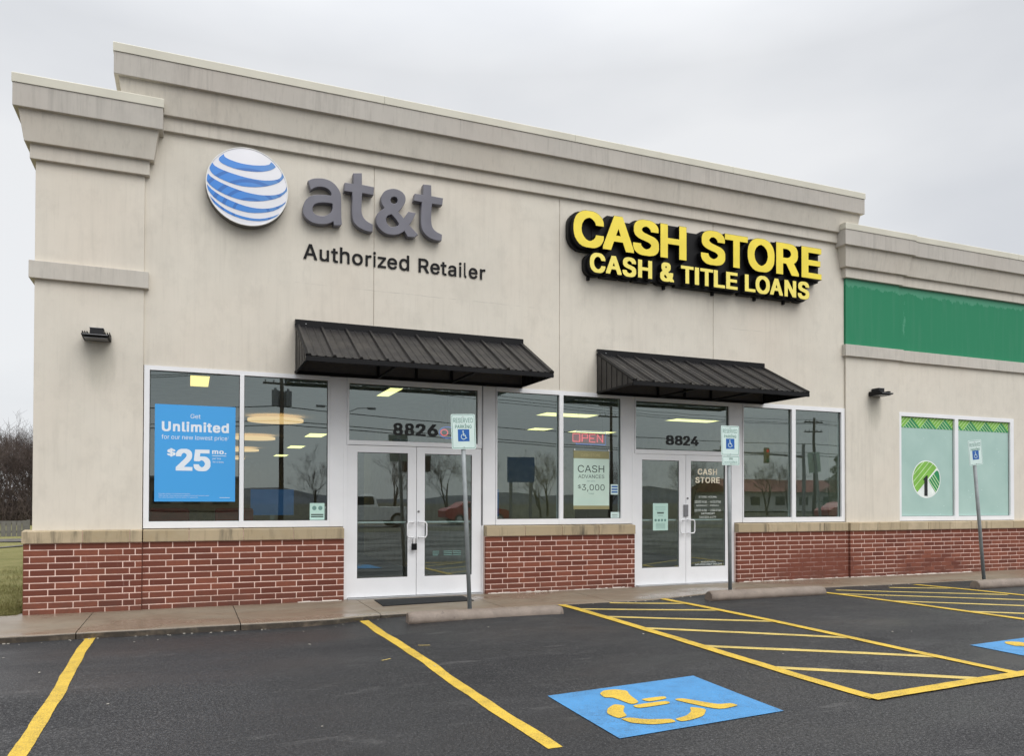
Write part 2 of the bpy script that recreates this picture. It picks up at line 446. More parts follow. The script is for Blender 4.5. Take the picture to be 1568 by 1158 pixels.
# ------------------------------------------------------------ mesh helpers
class MB:
    def __init__(s): s.v, s.f, s.mi = [], [], []
    def face(s, idx, mi=0): s.f.append(tuple(idx)); s.mi.append(mi)
    def box(s, x0, x1, y0, y1, z0, z1, mi=0):
        b = len(s.v)
        s.v += [(x0, y0, z0), (x1, y0, z0), (x1, y1, z0), (x0, y1, z0), (x0, y0, z1), (x1, y0, z1), (x1, y1, z1), (x0, y1, z1)]
        for q in ((0, 3, 2, 1), (4, 5, 6, 7), (0, 1, 5, 4), (1, 2, 6, 5), (2, 3, 7, 6), (3, 0, 4, 7)):
            s.face([b + i for i in q], mi)
        return s
    def prism(s, poly, a, b, axis, mi=0):
        """poly: 2D points, extruded from a to b along axis ('x': poly=(y,z); 'y': (x,z); 'z': (x,y))"""
        def P(p, t):
            return {'x': (t, p[0], p[1]), 'y': (p[0], t, p[1]), 'z': (p[0], p[1], t)}[axis]
        k = len(s.v); n = len(poly)
        s.v += [P(p, a) for p in poly] + [P(p, b) for p in poly]
        s.face(range(k, k + n), mi); s.face(range(k + 2 * n - 1, k + n - 1, -1), mi)
        for i in range(n):
            j = (i + 1) % n
            s.face((k + i, k + j, k + n + j, k + n + i), mi)
        return s
    def poly(s, pts, mi=0):
        k = len(s.v); s.v += [tuple(p) for p in pts]; s.face(range(k, k + len(pts)), mi); return s
    def tube(s, pts, r, n=8, mi=0, cap=True):
        rs = r if isinstance(r, (list, tuple)) else [r] * len(pts)
        pts = [Vector(p) for p in pts]
        k0 = len(s.v); prev = None
        for i, p in enumerate(pts):
            d = (pts[min(i + 1, len(pts) - 1)] - pts[max(i - 1, 0)]).normalized()
            if prev is None:
                u = d.orthogonal().normalized()
            else:
                u = (prev - d * prev.dot(d))
                u = u.normalized() if u.length > 1e-6 else d.orthogonal().normalized()
            prev = u; w = d.cross(u)
            for j in range(n):
                a = 2 * PI * j / n
                s.v.append(tuple(p + (u * math.cos(a) + w * math.sin(a)) * rs[i]))
        for i in range(len(pts) - 1):
            for j in range(n):
                a = k0 + i * n + j; b = k0 + i * n + (j + 1) % n
                s.face((a, b, b + n, a + n), mi)
        if cap:
            s.face(range(k0 + n - 1, k0 - 1, -1), mi)
            e = k0 + (len(pts) - 1) * n
            s.face(range(e, e + n), mi)
        return s
    def mesh(s, name, mats, smooth=False, fix=True):
        me = bpy.data.meshes.new(name)
        me.from_pydata(s.v, [], s.f)
        for m in (mats if isinstance(mats, (list, tuple)) else [mats]): me.materials.append(m)
        me.polygons.foreach_set('material_index', s.mi)
        if smooth: me.polygons.foreach_set('use_smooth', [True] * len(s.f))
        if fix:
            bm = bmesh.new(); bm.from_mesh(me)
            bmesh.ops.recalc_face_normals(bm, faces=bm.faces)
            bm.to_mesh(me); bm.free()
        me.update()
        return me

def link(name, me, parent=None, **props):
    o = bpy.data.objects.new(name, me)
    COL.objects.link(o)
    if parent is not None: o.parent = parent
    for k, v in props.items(): o[k] = v
    return o
def build(name, mb, mats, parent=None, smooth=False, bevel=0, **props):
    o = link(name, mb.mesh(name, mats, smooth), parent, **props)
    if bevel:
        b = o.modifiers.new('bevel', 'BEVEL'); b.width = bevel; b.segments = 2
        b.limit_method = 'ANGLE'; b.angle_limit = math.radians(35)
    return o
def tag(o, label=None, cat=None, group=None, kind=None):
    if label: o['label'] = label
    if cat: o['category'] = cat
    if group: o['group'] = group
    if kind: o['kind'] = kind
    return o
def empty(name, loc=(0, 0, 0), **k):
    o = bpy.data.objects.new(name, None); COL.objects.link(o); o.location = loc
    o.empty_display_size = .1
    tag(o, **k); return o
def box(name, x0, x1, y0, y1, z0, z1, m, parent=None, bevel=0, **props):
    return build(name, MB().box(x0, x1, y0, y1, z0, z1), m, parent, bevel=bevel, **props)
def copy_tree(o, loc=None, rz=None):
    c = o.copy(); COL.objects.link(c)
    for ch in list(o.children):
        d = ch.copy(); COL.objects.link(d); d.parent = c
        for g in list(ch.children):
            e = g.copy(); COL.objects.link(e); e.parent = d
    if loc is not None: c.location = loc
    if rz is not None: c.rotation_euler.z = rz
    return c

# text and filled outlines -> mesh standing on a plane y = const, facing -y
def curve_mesh(cu, name):
    ob = bpy.data.objects.new('tmp', cu)
    COL.objects.link(ob)
    dg = bpy.context.evaluated_depsgraph_get()
    me = bpy.data.meshes.new_from_object(ob.evaluated_get(dg))
    bpy.data.objects.remove(ob)
    me.name = name
    return me
def text_raw(body, bold=0., depth=0., spacing=1.):
    cu = bpy.data.curves.new('t', 'CURVE'); cu.dimensions = '2D'; cu.fill_mode = 'BOTH'
    heavy = bold >= .025 and all(c in GLYPHS_BOLD for c in body)
    medium = 0 < bold and not heavy and all(c in GLYPHS_MEDIUM for c in body)
    G_ = GLYPHS_BOLD if heavy else (GLYPHS_MEDIUM if medium else GLYPHS)
    cu.extrude = depth / 2
    pen = 0.
    for ch in body:
        adv, loops = G_[ch]
        for lp in (loops.split('|') if loops else ()):
            pts = [tuple(int(q) for q in s_.split(',')) for s_ in lp.split(' ')]
            sp = cu.splines.new('POLY'); sp.points.add(len(pts) - 1)
            for p, (x, y) in zip(sp.points, pts): p.co = (pen + x / 500, y / 500, 0, 1)
            sp.use_cyclic_u = True
        pen += adv / 500 * spacing + (.055 if heavy else .02 if medium else 0)
    return curve_mesh(cu, 'text')
def fit_text(body, x0, x1, z0, z1, yb, yf, mats, name, parent=None, bold=0., flat=False, spacing=1., shear=0, **props):
    """fit the lettering into x0..x1, z0..z1; back at y=yb, front face at y=yf"""
    me = text_raw(body, bold, 0. if flat else .2, spacing)
    vs = [v.co.copy() for v in me.vertices]
    ax, bx = min(v.x for v in vs), max(v.x for v in vs)
    ay, by = min(v.y for v in vs), max(v.y for v in vs)
    for v in me.vertices:
        u = (v.co.x - ax) / (bx - ax); w = (v.co.y - ay) / (by - ay)
        y = yf if (flat or v.co.z > 0) else yb
        v.co = Vector((x0 + u * (x1 - x0), y, z0 + w * (z1 - z0)))
    me.materials.clear()
    ms = mats if isinstance(mats, (list, tuple)) else [mats]
    for m in ms: me.materials.append(m)
    me.update()
    for p in me.polygons:
        p.use_smooth = False
        p.material_index = (0 if (flat or abs(p.normal.y) > .9) else 1) if len(ms) > 1 else 0
    return link(name, me, parent, **props)
def outline(loops, yb, yf, mats, name, parent=None, bevel=0., **props):
    cu = bpy.data.curves.new('o', 'CURVE'); cu.dimensions = '2D'; cu.fill_mode = 'BOTH'
    cu.extrude = abs(yb - yf) / 2 - bevel; cu.bevel_depth = bevel; cu.bevel_resolution = 1
    for lp in loops:
        sp = cu.splines.new('POLY'); sp.points.add(len(lp) - 1)
        for p, (x, z) in zip(sp.points, lp): p.co = (x, z, 0, 1)
        sp.use_cyclic_u = True
    me = curve_mesh(cu, name)
    yc = (yb + yf) / 2
    for v in me.vertices: v.co = Vector((v.co.x, yc - v.co.z, v.co.y))
    me.materials.clear()
    ms = mats if isinstance(mats, (list, tuple)) else [mats]
    for m in ms: me.materials.append(m)
    me.update()
    for p in me.polygons: p.use_smooth = False
    if len(ms) > 1:
        for p in me.polygons: p.material_index = 0 if abs(p.normal.y) > .9 else 1
    return link(name, me, parent, **props)
def clip(poly, conv):
    out = list(poly); n = len(conv)
    for i in range(n):
        a, b = conv[i], conv[(i + 1) % n]; inp = out; out = []
        if not inp: break
        def side(p): return (b[0] - a[0]) * (p[1] - a[1]) - (b[1] - a[1]) * (p[0] - a[0])
        for j in range(len(inp)):
            p, q = inp[j], inp[(j + 1) % len(inp)]
            sp, sq = side(p), side(q)
            if sp >= 0: out.append(p)
            if (sp >= 0) != (sq >= 0):
                t = sp / (sp - sq); out.append((p[0] + t * (q[0] - p[0]), p[1] + t * (q[1] - p[1])))
    return out
def plate_xz(polys, y, m, name, parent, **props):
    mb = MB()
    for p in polys:
        if len(p) > 2: mb.poly([(a, y, b) for a, b in p])
    me = mb.mesh(name, m, fix=False)
    bm = bmesh.new(); bm.from_mesh(me)
    for f in bm.faces:
        f.normal_update()
        if f.normal.y > 0: f.normal_flip()
    bmesh.ops.triangulate(bm, faces=bm.faces)
    bm.to_mesh(me); bm.free()
    return link(name, me, parent, **props)

# ---------------- traced outlines of the sign's letters and stripes (metres on the wall: x, z)
LET_A= [[(1.507,5.806),(1.522,5.816),(1.544,5.83),(1.567,5.841),(1.59,5.85),(1.615,5.856),(1.64,5.861),(1.668,5.865),(1.696,5.867),(1.724,5.867),(1.75,5.864),(1.775,5.86),(1.799,5.853),(1.822,5.843),(1.844,5.83),(1.865,5.816),(1.884,5.798),(1.901,5.778),(1.917,5.757),(1.93,5.736),(1.94,5.715),(1.948,5.69),(1.953,5.659),(1.954,5.623),(1.955,5.586),(1.956,5.545),(1.956,5.502),(1.956,5.461),(1.957,5.424),(1.958,5.389),(1.959,5.356),(1.962,5.323),(1.964,5.292),(1.966,5.271),(1.952,5.252),(1.866,5.24),(1.856,5.304),(1.848,5.296),(1.835,5.285),(1.82,5.275),(1.804,5.265),(1.785,5.256),(1.765,5.248),(1.741,5.242),(1.716,5.236),(1.69,5.233),(1.663,5.231),(1.634,5.231),(1.607,5.233),(1.581,5.237),(1.556,5.244),(1.533,5.254),(1.511,5.266),(1.49,5.281),(1.473,5.297),(1.46,5.315),(1.449,5.336),(1.443,5.359),(1.44,5.385),(1.441,5.415),(1.445,5.444),(1.451,5.471),(1.46,5.498),(1.472,5.523),(1.486,5.545),(1.503,5.565),(1.522,5.582),(1.544,5.597),(1.569,5.609),(1.596,5.619),(1.622,5.626),(1.651,5.631),(1.679,5.635),(1.707,5.639),(1.736,5.641),(1.762,5.642),(1.787,5.643),(1.808,5.643),(1.823,5.642),(1.825,5.652),(1.827,5.666),(1.826,5.681),(1.82,5.696),(1.811,5.711),(1.799,5.724),(1.786,5.735),(1.77,5.744),(1.753,5.75),(1.735,5.755),(1.716,5.757),(1.697,5.758),(1.675,5.756),(1.653,5.753),(1.632,5.748),(1.612,5.74),(1.593,5.73),(1.577,5.72),(1.563,5.71),(1.552,5.701),(1.544,5.694)],[(1.564,5.452),(1.569,5.467),(1.576,5.48),(1.587,5.493),(1.602,5.505),(1.621,5.516),(1.642,5.525),(1.668,5.532),(1.697,5.538),(1.726,5.542),(1.752,5.544),(1.778,5.545),(1.8,5.545),(1.818,5.545),(1.833,5.543),(1.843,5.542),(1.844,5.53),(1.846,5.512),(1.846,5.493),(1.844,5.474),(1.84,5.454),(1.834,5.434),(1.823,5.415),(1.809,5.397),(1.792,5.38),(1.772,5.365),(1.75,5.352),(1.727,5.342),(1.702,5.337),(1.677,5.336),(1.652,5.337),(1.63,5.341),(1.61,5.347),(1.592,5.357),(1.579,5.369),(1.568,5.384),(1.562,5.399),(1.559,5.417),(1.561,5.435)]]
LET_T1= [[(2.134,6.012),(2.245,6.03),(2.246,5.866),(2.422,5.858),(2.411,5.751),(2.251,5.757),(2.249,5.731),(2.247,5.692),(2.245,5.648),(2.243,5.597),(2.241,5.54),(2.242,5.493),(2.247,5.461),(2.253,5.439),(2.262,5.418),(2.275,5.398),(2.29,5.381),(2.306,5.366),(2.322,5.355),(2.338,5.347),(2.355,5.339),(2.373,5.332),(2.392,5.325),(2.405,5.32),(2.402,5.224),(2.385,5.222),(2.361,5.22),(2.336,5.22),(2.31,5.224),(2.284,5.231),(2.258,5.239),(2.234,5.248),(2.211,5.26),(2.191,5.273),(2.172,5.288),(2.156,5.305),(2.142,5.324),(2.133,5.345),(2.126,5.368),(2.121,5.398),(2.118,5.44),(2.117,5.488),(2.117,5.533),(2.118,5.567),(2.12,5.597),(2.122,5.63),(2.121,5.672),(2.12,5.716),(2.119,5.747),(2.007,5.749),(2.014,5.858),(2.135,5.858)]]
LET_AMP= [[(2.688,5.875),(2.716,5.88),(2.742,5.88),(2.768,5.877),(2.793,5.871),(2.817,5.861),(2.838,5.849),(2.855,5.833),(2.869,5.815),(2.879,5.796),(2.883,5.777),(2.883,5.757),(2.881,5.737),(2.876,5.716),(2.869,5.695),(2.859,5.674),(2.847,5.654),(2.834,5.634),(2.819,5.614),(2.803,5.593),(2.786,5.572),(2.774,5.558),(2.865,5.465),(2.935,5.578),(3.034,5.573),(3.023,5.547),(3.008,5.511),(2.991,5.475),(2.972,5.442),(2.951,5.41),(2.936,5.388),(3.069,5.267),(3.018,5.223),(2.922,5.22),(2.876,5.301),(2.856,5.286),(2.829,5.265),(2.801,5.247),(2.775,5.235),(2.748,5.227),(2.721,5.221),(2.691,5.218),(2.661,5.217),(2.631,5.219),(2.604,5.225),(2.577,5.235),(2.552,5.248),(2.528,5.265),(2.506,5.285),(2.488,5.307),(2.475,5.329),(2.466,5.353),(2.461,5.377),(2.46,5.401),(2.462,5.427),(2.468,5.451),(2.475,5.472),(2.486,5.493),(2.502,5.514),(2.529,5.54),(2.562,5.566),(2.585,5.585),(2.574,5.598),(2.558,5.617),(2.546,5.638),(2.538,5.659),(2.534,5.681),(2.532,5.704),(2.535,5.728),(2.541,5.752),(2.55,5.775),(2.562,5.797),(2.578,5.818),(2.599,5.837),(2.626,5.852),(2.658,5.866)],[(2.716,5.776),(2.758,5.768),(2.764,5.758),(2.771,5.745),(2.776,5.731),(2.773,5.714),(2.768,5.697),(2.764,5.685),(2.717,5.658),(2.674,5.671),(2.659,5.713),(2.674,5.753)],[(2.68,5.515),(2.688,5.508),(2.701,5.498),(2.715,5.486),(2.729,5.471),(2.745,5.455),(2.76,5.438),(2.774,5.418),(2.788,5.398),(2.798,5.384),(2.78,5.352),(2.757,5.342),(2.725,5.329),(2.695,5.321),(2.674,5.321),(2.656,5.325),(2.641,5.333),(2.627,5.345),(2.615,5.36),(2.606,5.377),(2.6,5.397),(2.596,5.419),(2.594,5.434),(2.599,5.447),(2.608,5.465),(2.62,5.482),(2.64,5.495),(2.663,5.507)]]
LET_T2= [[(3.158,6.013),(3.268,6.02),(3.272,5.86),(3.451,5.854),(3.439,5.758),(3.283,5.757),(3.28,5.732),(3.276,5.696),(3.273,5.655),(3.27,5.606),(3.269,5.552),(3.27,5.504),(3.274,5.466),(3.279,5.434),(3.289,5.407),(3.302,5.384),(3.319,5.365),(3.341,5.349),(3.373,5.333),(3.411,5.32),(3.437,5.311),(3.43,5.23),(3.419,5.228),(3.402,5.225),(3.383,5.224),(3.361,5.224),(3.336,5.226),(3.31,5.229),(3.286,5.236),(3.261,5.244),(3.238,5.255),(3.216,5.268),(3.195,5.283),(3.176,5.302),(3.159,5.323),(3.145,5.347),(3.135,5.376),(3.128,5.408),(3.125,5.444),(3.124,5.484),(3.124,5.529),(3.126,5.577),(3.128,5.624),(3.132,5.674),(3.136,5.723),(3.138,5.757),(3.016,5.762),(3.031,5.856),(3.155,5.86)]]
GLOBE= [[(0.407,5.985),(0.38,5.961),(0.352,5.932),(0.342,5.908),(0.345,5.887),(0.361,5.867),(0.393,5.849),(0.448,5.829),(0.516,5.812),(0.592,5.802),(0.671,5.799),(0.752,5.802),(0.828,5.81),(0.897,5.824),(0.955,5.842),(0.998,5.861),(1.029,5.88),(1.054,5.901),(1.07,5.918),(1.057,5.935),(1.04,5.954),(1.02,5.968),(1.005,5.976),(1.002,5.963),(0.992,5.946),(0.971,5.931),(0.933,5.916),(0.86,5.901),(0.775,5.89),(0.695,5.888),(0.619,5.891),(0.551,5.901),(0.495,5.914),(0.455,5.927),(0.428,5.939),(0.414,5.951),(0.407,5.963),(0.406,5.975)],[(0.266,5.846),(0.249,5.82),(0.233,5.786),(0.229,5.759),(0.237,5.733),(0.257,5.705),(0.292,5.677),(0.347,5.65),(0.415,5.626),(0.49,5.605),(0.569,5.59),(0.647,5.584),(0.725,5.587),(0.805,5.597),(0.882,5.613),(0.955,5.635),(1.02,5.661),(1.073,5.687),(1.116,5.715),(1.148,5.748),(1.169,5.78),(1.177,5.802),(1.175,5.82),(1.161,5.837),(1.147,5.849),(1.148,5.826),(1.142,5.798),(1.125,5.773),(1.094,5.751),(1.046,5.732),(0.988,5.717),(0.928,5.707),(0.861,5.702),(0.78,5.703),(0.693,5.708),(0.602,5.72),(0.517,5.735),(0.445,5.751),(0.383,5.768),(0.331,5.787),(0.292,5.807),(0.273,5.829)],[(0.212,5.691),(0.201,5.671),(0.192,5.644),(0.192,5.613),(0.202,5.581),(0.227,5.55),(0.263,5.52),(0.31,5.491),(0.365,5.465),(0.428,5.44),(0.498,5.42),(0.573,5.405),(0.653,5.397),(0.742,5.399),(0.831,5.409),(0.912,5.426),(0.989,5.45),(1.063,5.479),(1.128,5.515),(1.179,5.562),(1.214,5.607),(1.224,5.634),(1.222,5.653),(1.218,5.666),(1.213,5.674),(1.207,5.648),(1.192,5.615),(1.161,5.582),(1.117,5.553),(1.057,5.53),(0.989,5.514),(0.917,5.503),(0.841,5.499),(0.759,5.503),(0.673,5.512),(0.584,5.529),(0.497,5.551),(0.415,5.576),(0.344,5.603),(0.288,5.629),(0.247,5.653),(0.223,5.675)],[(0.198,5.548),(0.201,5.516),(0.213,5.474),(0.243,5.431),(0.284,5.387),(0.336,5.35),(0.396,5.317),(0.464,5.289),(0.54,5.267),(0.627,5.251),(0.717,5.243),(0.802,5.248),(0.884,5.262),(0.967,5.283),(1.043,5.312),(1.109,5.353),(1.161,5.397),(1.194,5.434),(1.214,5.466),(1.222,5.497),(1.223,5.518),(1.214,5.489),(1.193,5.452),(1.151,5.416),(1.096,5.382),(1.036,5.354),(0.969,5.333),(0.896,5.319),(0.821,5.314),(0.749,5.316),(0.674,5.325),(0.591,5.343),(0.509,5.367),(0.434,5.392),(0.365,5.421),(0.304,5.456),(0.253,5.491),(0.218,5.524)],[(0.234,5.401),(0.252,5.361),(0.285,5.311),(0.336,5.269),(0.397,5.23),(0.46,5.198),(0.53,5.173),(0.611,5.153),(0.696,5.141),(0.783,5.14),(0.864,5.148),(0.931,5.164),(0.991,5.188),(1.048,5.219),(1.097,5.253),(1.136,5.293),(1.161,5.324),(1.136,5.3),(1.097,5.27),(1.048,5.242),(0.991,5.216),(0.929,5.194),(0.864,5.179),(0.797,5.172),(0.727,5.173),(0.651,5.18),(0.572,5.195),(0.492,5.221),(0.417,5.255),(0.356,5.292),(0.305,5.331),(0.262,5.371)]]
# letter shapes: advance and outline loops, 500 units to the em
GLYPHS_MEDIUM = {
'A': (240, '3,-3 48,-2 72,68 168,68 192,-2 237,-3 237,4 143,258 95,257 4,8|85,102 118,206 120,207 136,154 155,102'),
'C': (255, '118,-7 162,-5 182,1 197,8 208,17 223,32 234,51 242,76 242,83 199,83 197,73 190,60 174,43 152,32 128,30 107,36 90,46 76,61 66,78 60,96 57,120 58,144 61,162 65,174 75,192 86,205 101,216 127,224 141,224 152,222 171,213 186,200 196,183 199,171 242,171 241,182 236,199 221,225 208,238 194,248 180,254 158,260 116,261 104,259 85,253 64,242 46,225 33,208 23,186 17,158 15,141 17,96 23,68 33,47 46,29 69,9 95,-2'),
'E': (209, '25,-3 192,-3 192,32 68,32 68,111 182,111 182,146 68,146 68,222 191,222 191,258 25,258'),
'G': (260, '118,-7 163,-5 183,1 201,10 220,27 231,42 238,56 242,74 244,131 137,131 137,96 202,96 198,73 186,53 170,40 150,32 129,30 102,38 89,47 79,57 66,78 60,96 57,120 58,144 60,158 65,174 77,195 88,207 99,215 126,224 140,224 152,222 167,215 184,200 192,189 199,171 242,171 242,182 237,198 228,216 219,227 195,247 179,254 158,260 115,261 103,259 82,252 63,242 48,228 32,205 21,178 17,158 15,141 17,96 24,66 34,45 44,31 68,10 95,-2'),
'I': (150, '40,0 100,0 100,364 40,364'),
'K': (233, '25,-3 68,-3 68,81 98,112 102,109 181,-3 229,-3 229,4 226,9 129,143 226,247 228,250 228,258 176,258 87,161 68,138 68,258 25,258'),
'N': (262, '25,-3 68,-3 67,191 91,149 188,-2 237,-3 237,258 194,258 195,64 74,257 25,258'),
'P': (222, '25,-3 68,-3 68,89 125,89 152,92 167,98 178,104 188,112 198,124 203,136 208,153 208,194 203,212 198,223 182,240 174,246 158,253 136,258 25,258|68,124 68,222 128,222 146,215 157,206 162,198 166,187 168,172 163,153 159,145 150,135 136,128 124,125'),
'R': (224, '25,-3 68,-3 68,96 118,96 172,-3 218,-3 218,5 216,10 165,102 182,111 194,122 202,136 209,159 209,192 204,212 194,230 178,244 156,254 137,258 25,258|68,131 68,222 128,222 141,218 157,208 166,190 168,171 161,151 152,141 141,135 122,131'),
'S': (223, '92,-8 138,-7 157,-2 175,6 188,16 196,24 203,37 208,52 209,81 207,93 200,107 192,117 176,128 156,138 109,150 88,158 73,167 64,179 62,186 63,194 70,208 79,216 90,222 108,226 127,224 145,217 158,203 162,193 163,186 205,186 203,208 198,222 192,231 180,242 170,249 158,255 138,260 95,261 74,257 63,252 50,245 37,233 27,218 22,202 21,177 22,167 30,150 42,138 57,128 72,121 142,100 156,92 166,79 168,73 167,62 158,46 141,34 120,28 99,29 76,38 62,52 58,62 58,72 14,72 17,48 24,30 31,21 45,8 57,2 70,-3'),
'V': (240, '97,-3 144,-3 237,250 237,258 192,257 143,118 121,47 103,102 48,258 3,258 3,249'),
'a': (195, '65,-8 105,-6 122,2 132,11 133,-3 173,-3 172,145 168,160 161,172 149,183 136,190 107,196 87,196 65,192 51,188 36,178 23,165 16,151 16,142 44,133 55,133 60,143 72,154 88,161 103,162 112,159 123,152 132,138 132,126 128,121 115,117 76,112 48,107 27,96 19,88 13,78 10,62 10,45 12,34 19,18 35,2 45,-2|86,26 69,29 55,40 51,51 55,65 65,73 78,78 132,87 132,61 123,44 116,37 102,29'),
'd': (212, '85,-8 111,-8 128,-3 141,4 151,16 152,-3 191,-3 191,258 150,258 150,175 138,187 120,194 88,196 72,193 55,187 44,179 31,165 18,141 12,114 12,91 14,63 22,39 33,20 48,6 63,-2|102,27 81,33 65,49 55,75 53,103 59,128 68,143 82,156 92,160 103,162 124,155 134,147 141,138 148,118 151,88 146,62 136,44 122,32 112,28'),
'e': (202, '92,-8 132,-6 157,3 176,19 188,41 188,49 161,56 148,56 141,42 129,32 116,28 101,27 90,29 76,37 68,43 59,58 53,82 191,82 191,108 188,129 185,142 176,161 168,172 153,183 140,190 121,195 93,196 79,194 65,190 48,180 35,168 27,157 16,131 12,112 12,89 13,68 18,51 26,32 34,21 52,5 73,-4|55,114 54,118 58,128 65,142 78,154 100,162 113,160 128,153 142,137 148,118 148,114'),
'h': (205, '22,-3 62,-3 62,116 63,127 68,139 80,152 100,161 110,161 125,155 133,148 141,133 143,117 143,-3 183,-3 183,136 178,158 172,171 160,183 147,191 132,195 105,196 89,193 75,188 62,177 62,258 22,258'),
'i': (83, '22,-3 62,-3 62,193 22,193|32,218 52,218 60,222 65,227 68,235 68,248 65,257 58,262 52,265 32,265 24,262 18,256 16,250 17,231 25,221'),
'l': (95, '54,-4 86,-4 95,-2 95,8 90,31 71,30 65,34 62,40 62,258 22,258 22,28 29,9 38,2'),
'o': (208, '91,-8 117,-8 132,-5 159,8 173,21 182,32 188,44 193,63 196,87 195,113 192,132 183,152 172,168 160,180 144,189 128,194 113,196 85,195 66,190 52,183 41,174 28,159 20,143 13,119 12,98 13,68 19,47 27,32 35,20 55,3 75,-5|101,27 81,33 64,51 55,75 53,102 58,122 69,144 84,157 105,162 125,156 143,138 152,114 154,83 148,58 138,42 129,35 120,30'),
'r': (130, '22,-3 62,-3 62,120 63,129 70,142 78,150 88,156 99,159 127,158 127,195 96,196 83,193 70,187 62,178 61,193 22,193'),
't': (114, '68,-5 102,-5 112,-2 112,6 106,30 80,29 72,35 68,43 68,160 107,160 107,193 68,193 68,239 28,239 28,193 -2,193 -2,160 28,160 28,30 34,15 44,4 57,-2'),
'u': (205, '78,-6 104,-6 117,-3 132,3 143,14 144,-3 183,-3 183,193 143,193 143,76 141,61 136,49 128,39 115,32 101,28 91,30 78,36 68,47 63,59 62,69 62,193 22,193 22,52 24,39 30,24 42,8 58,-1'),
'z': (190, '16,-3 174,-3 174,32 72,32 172,162 172,193 19,193 19,158 118,158 16,27'),
}
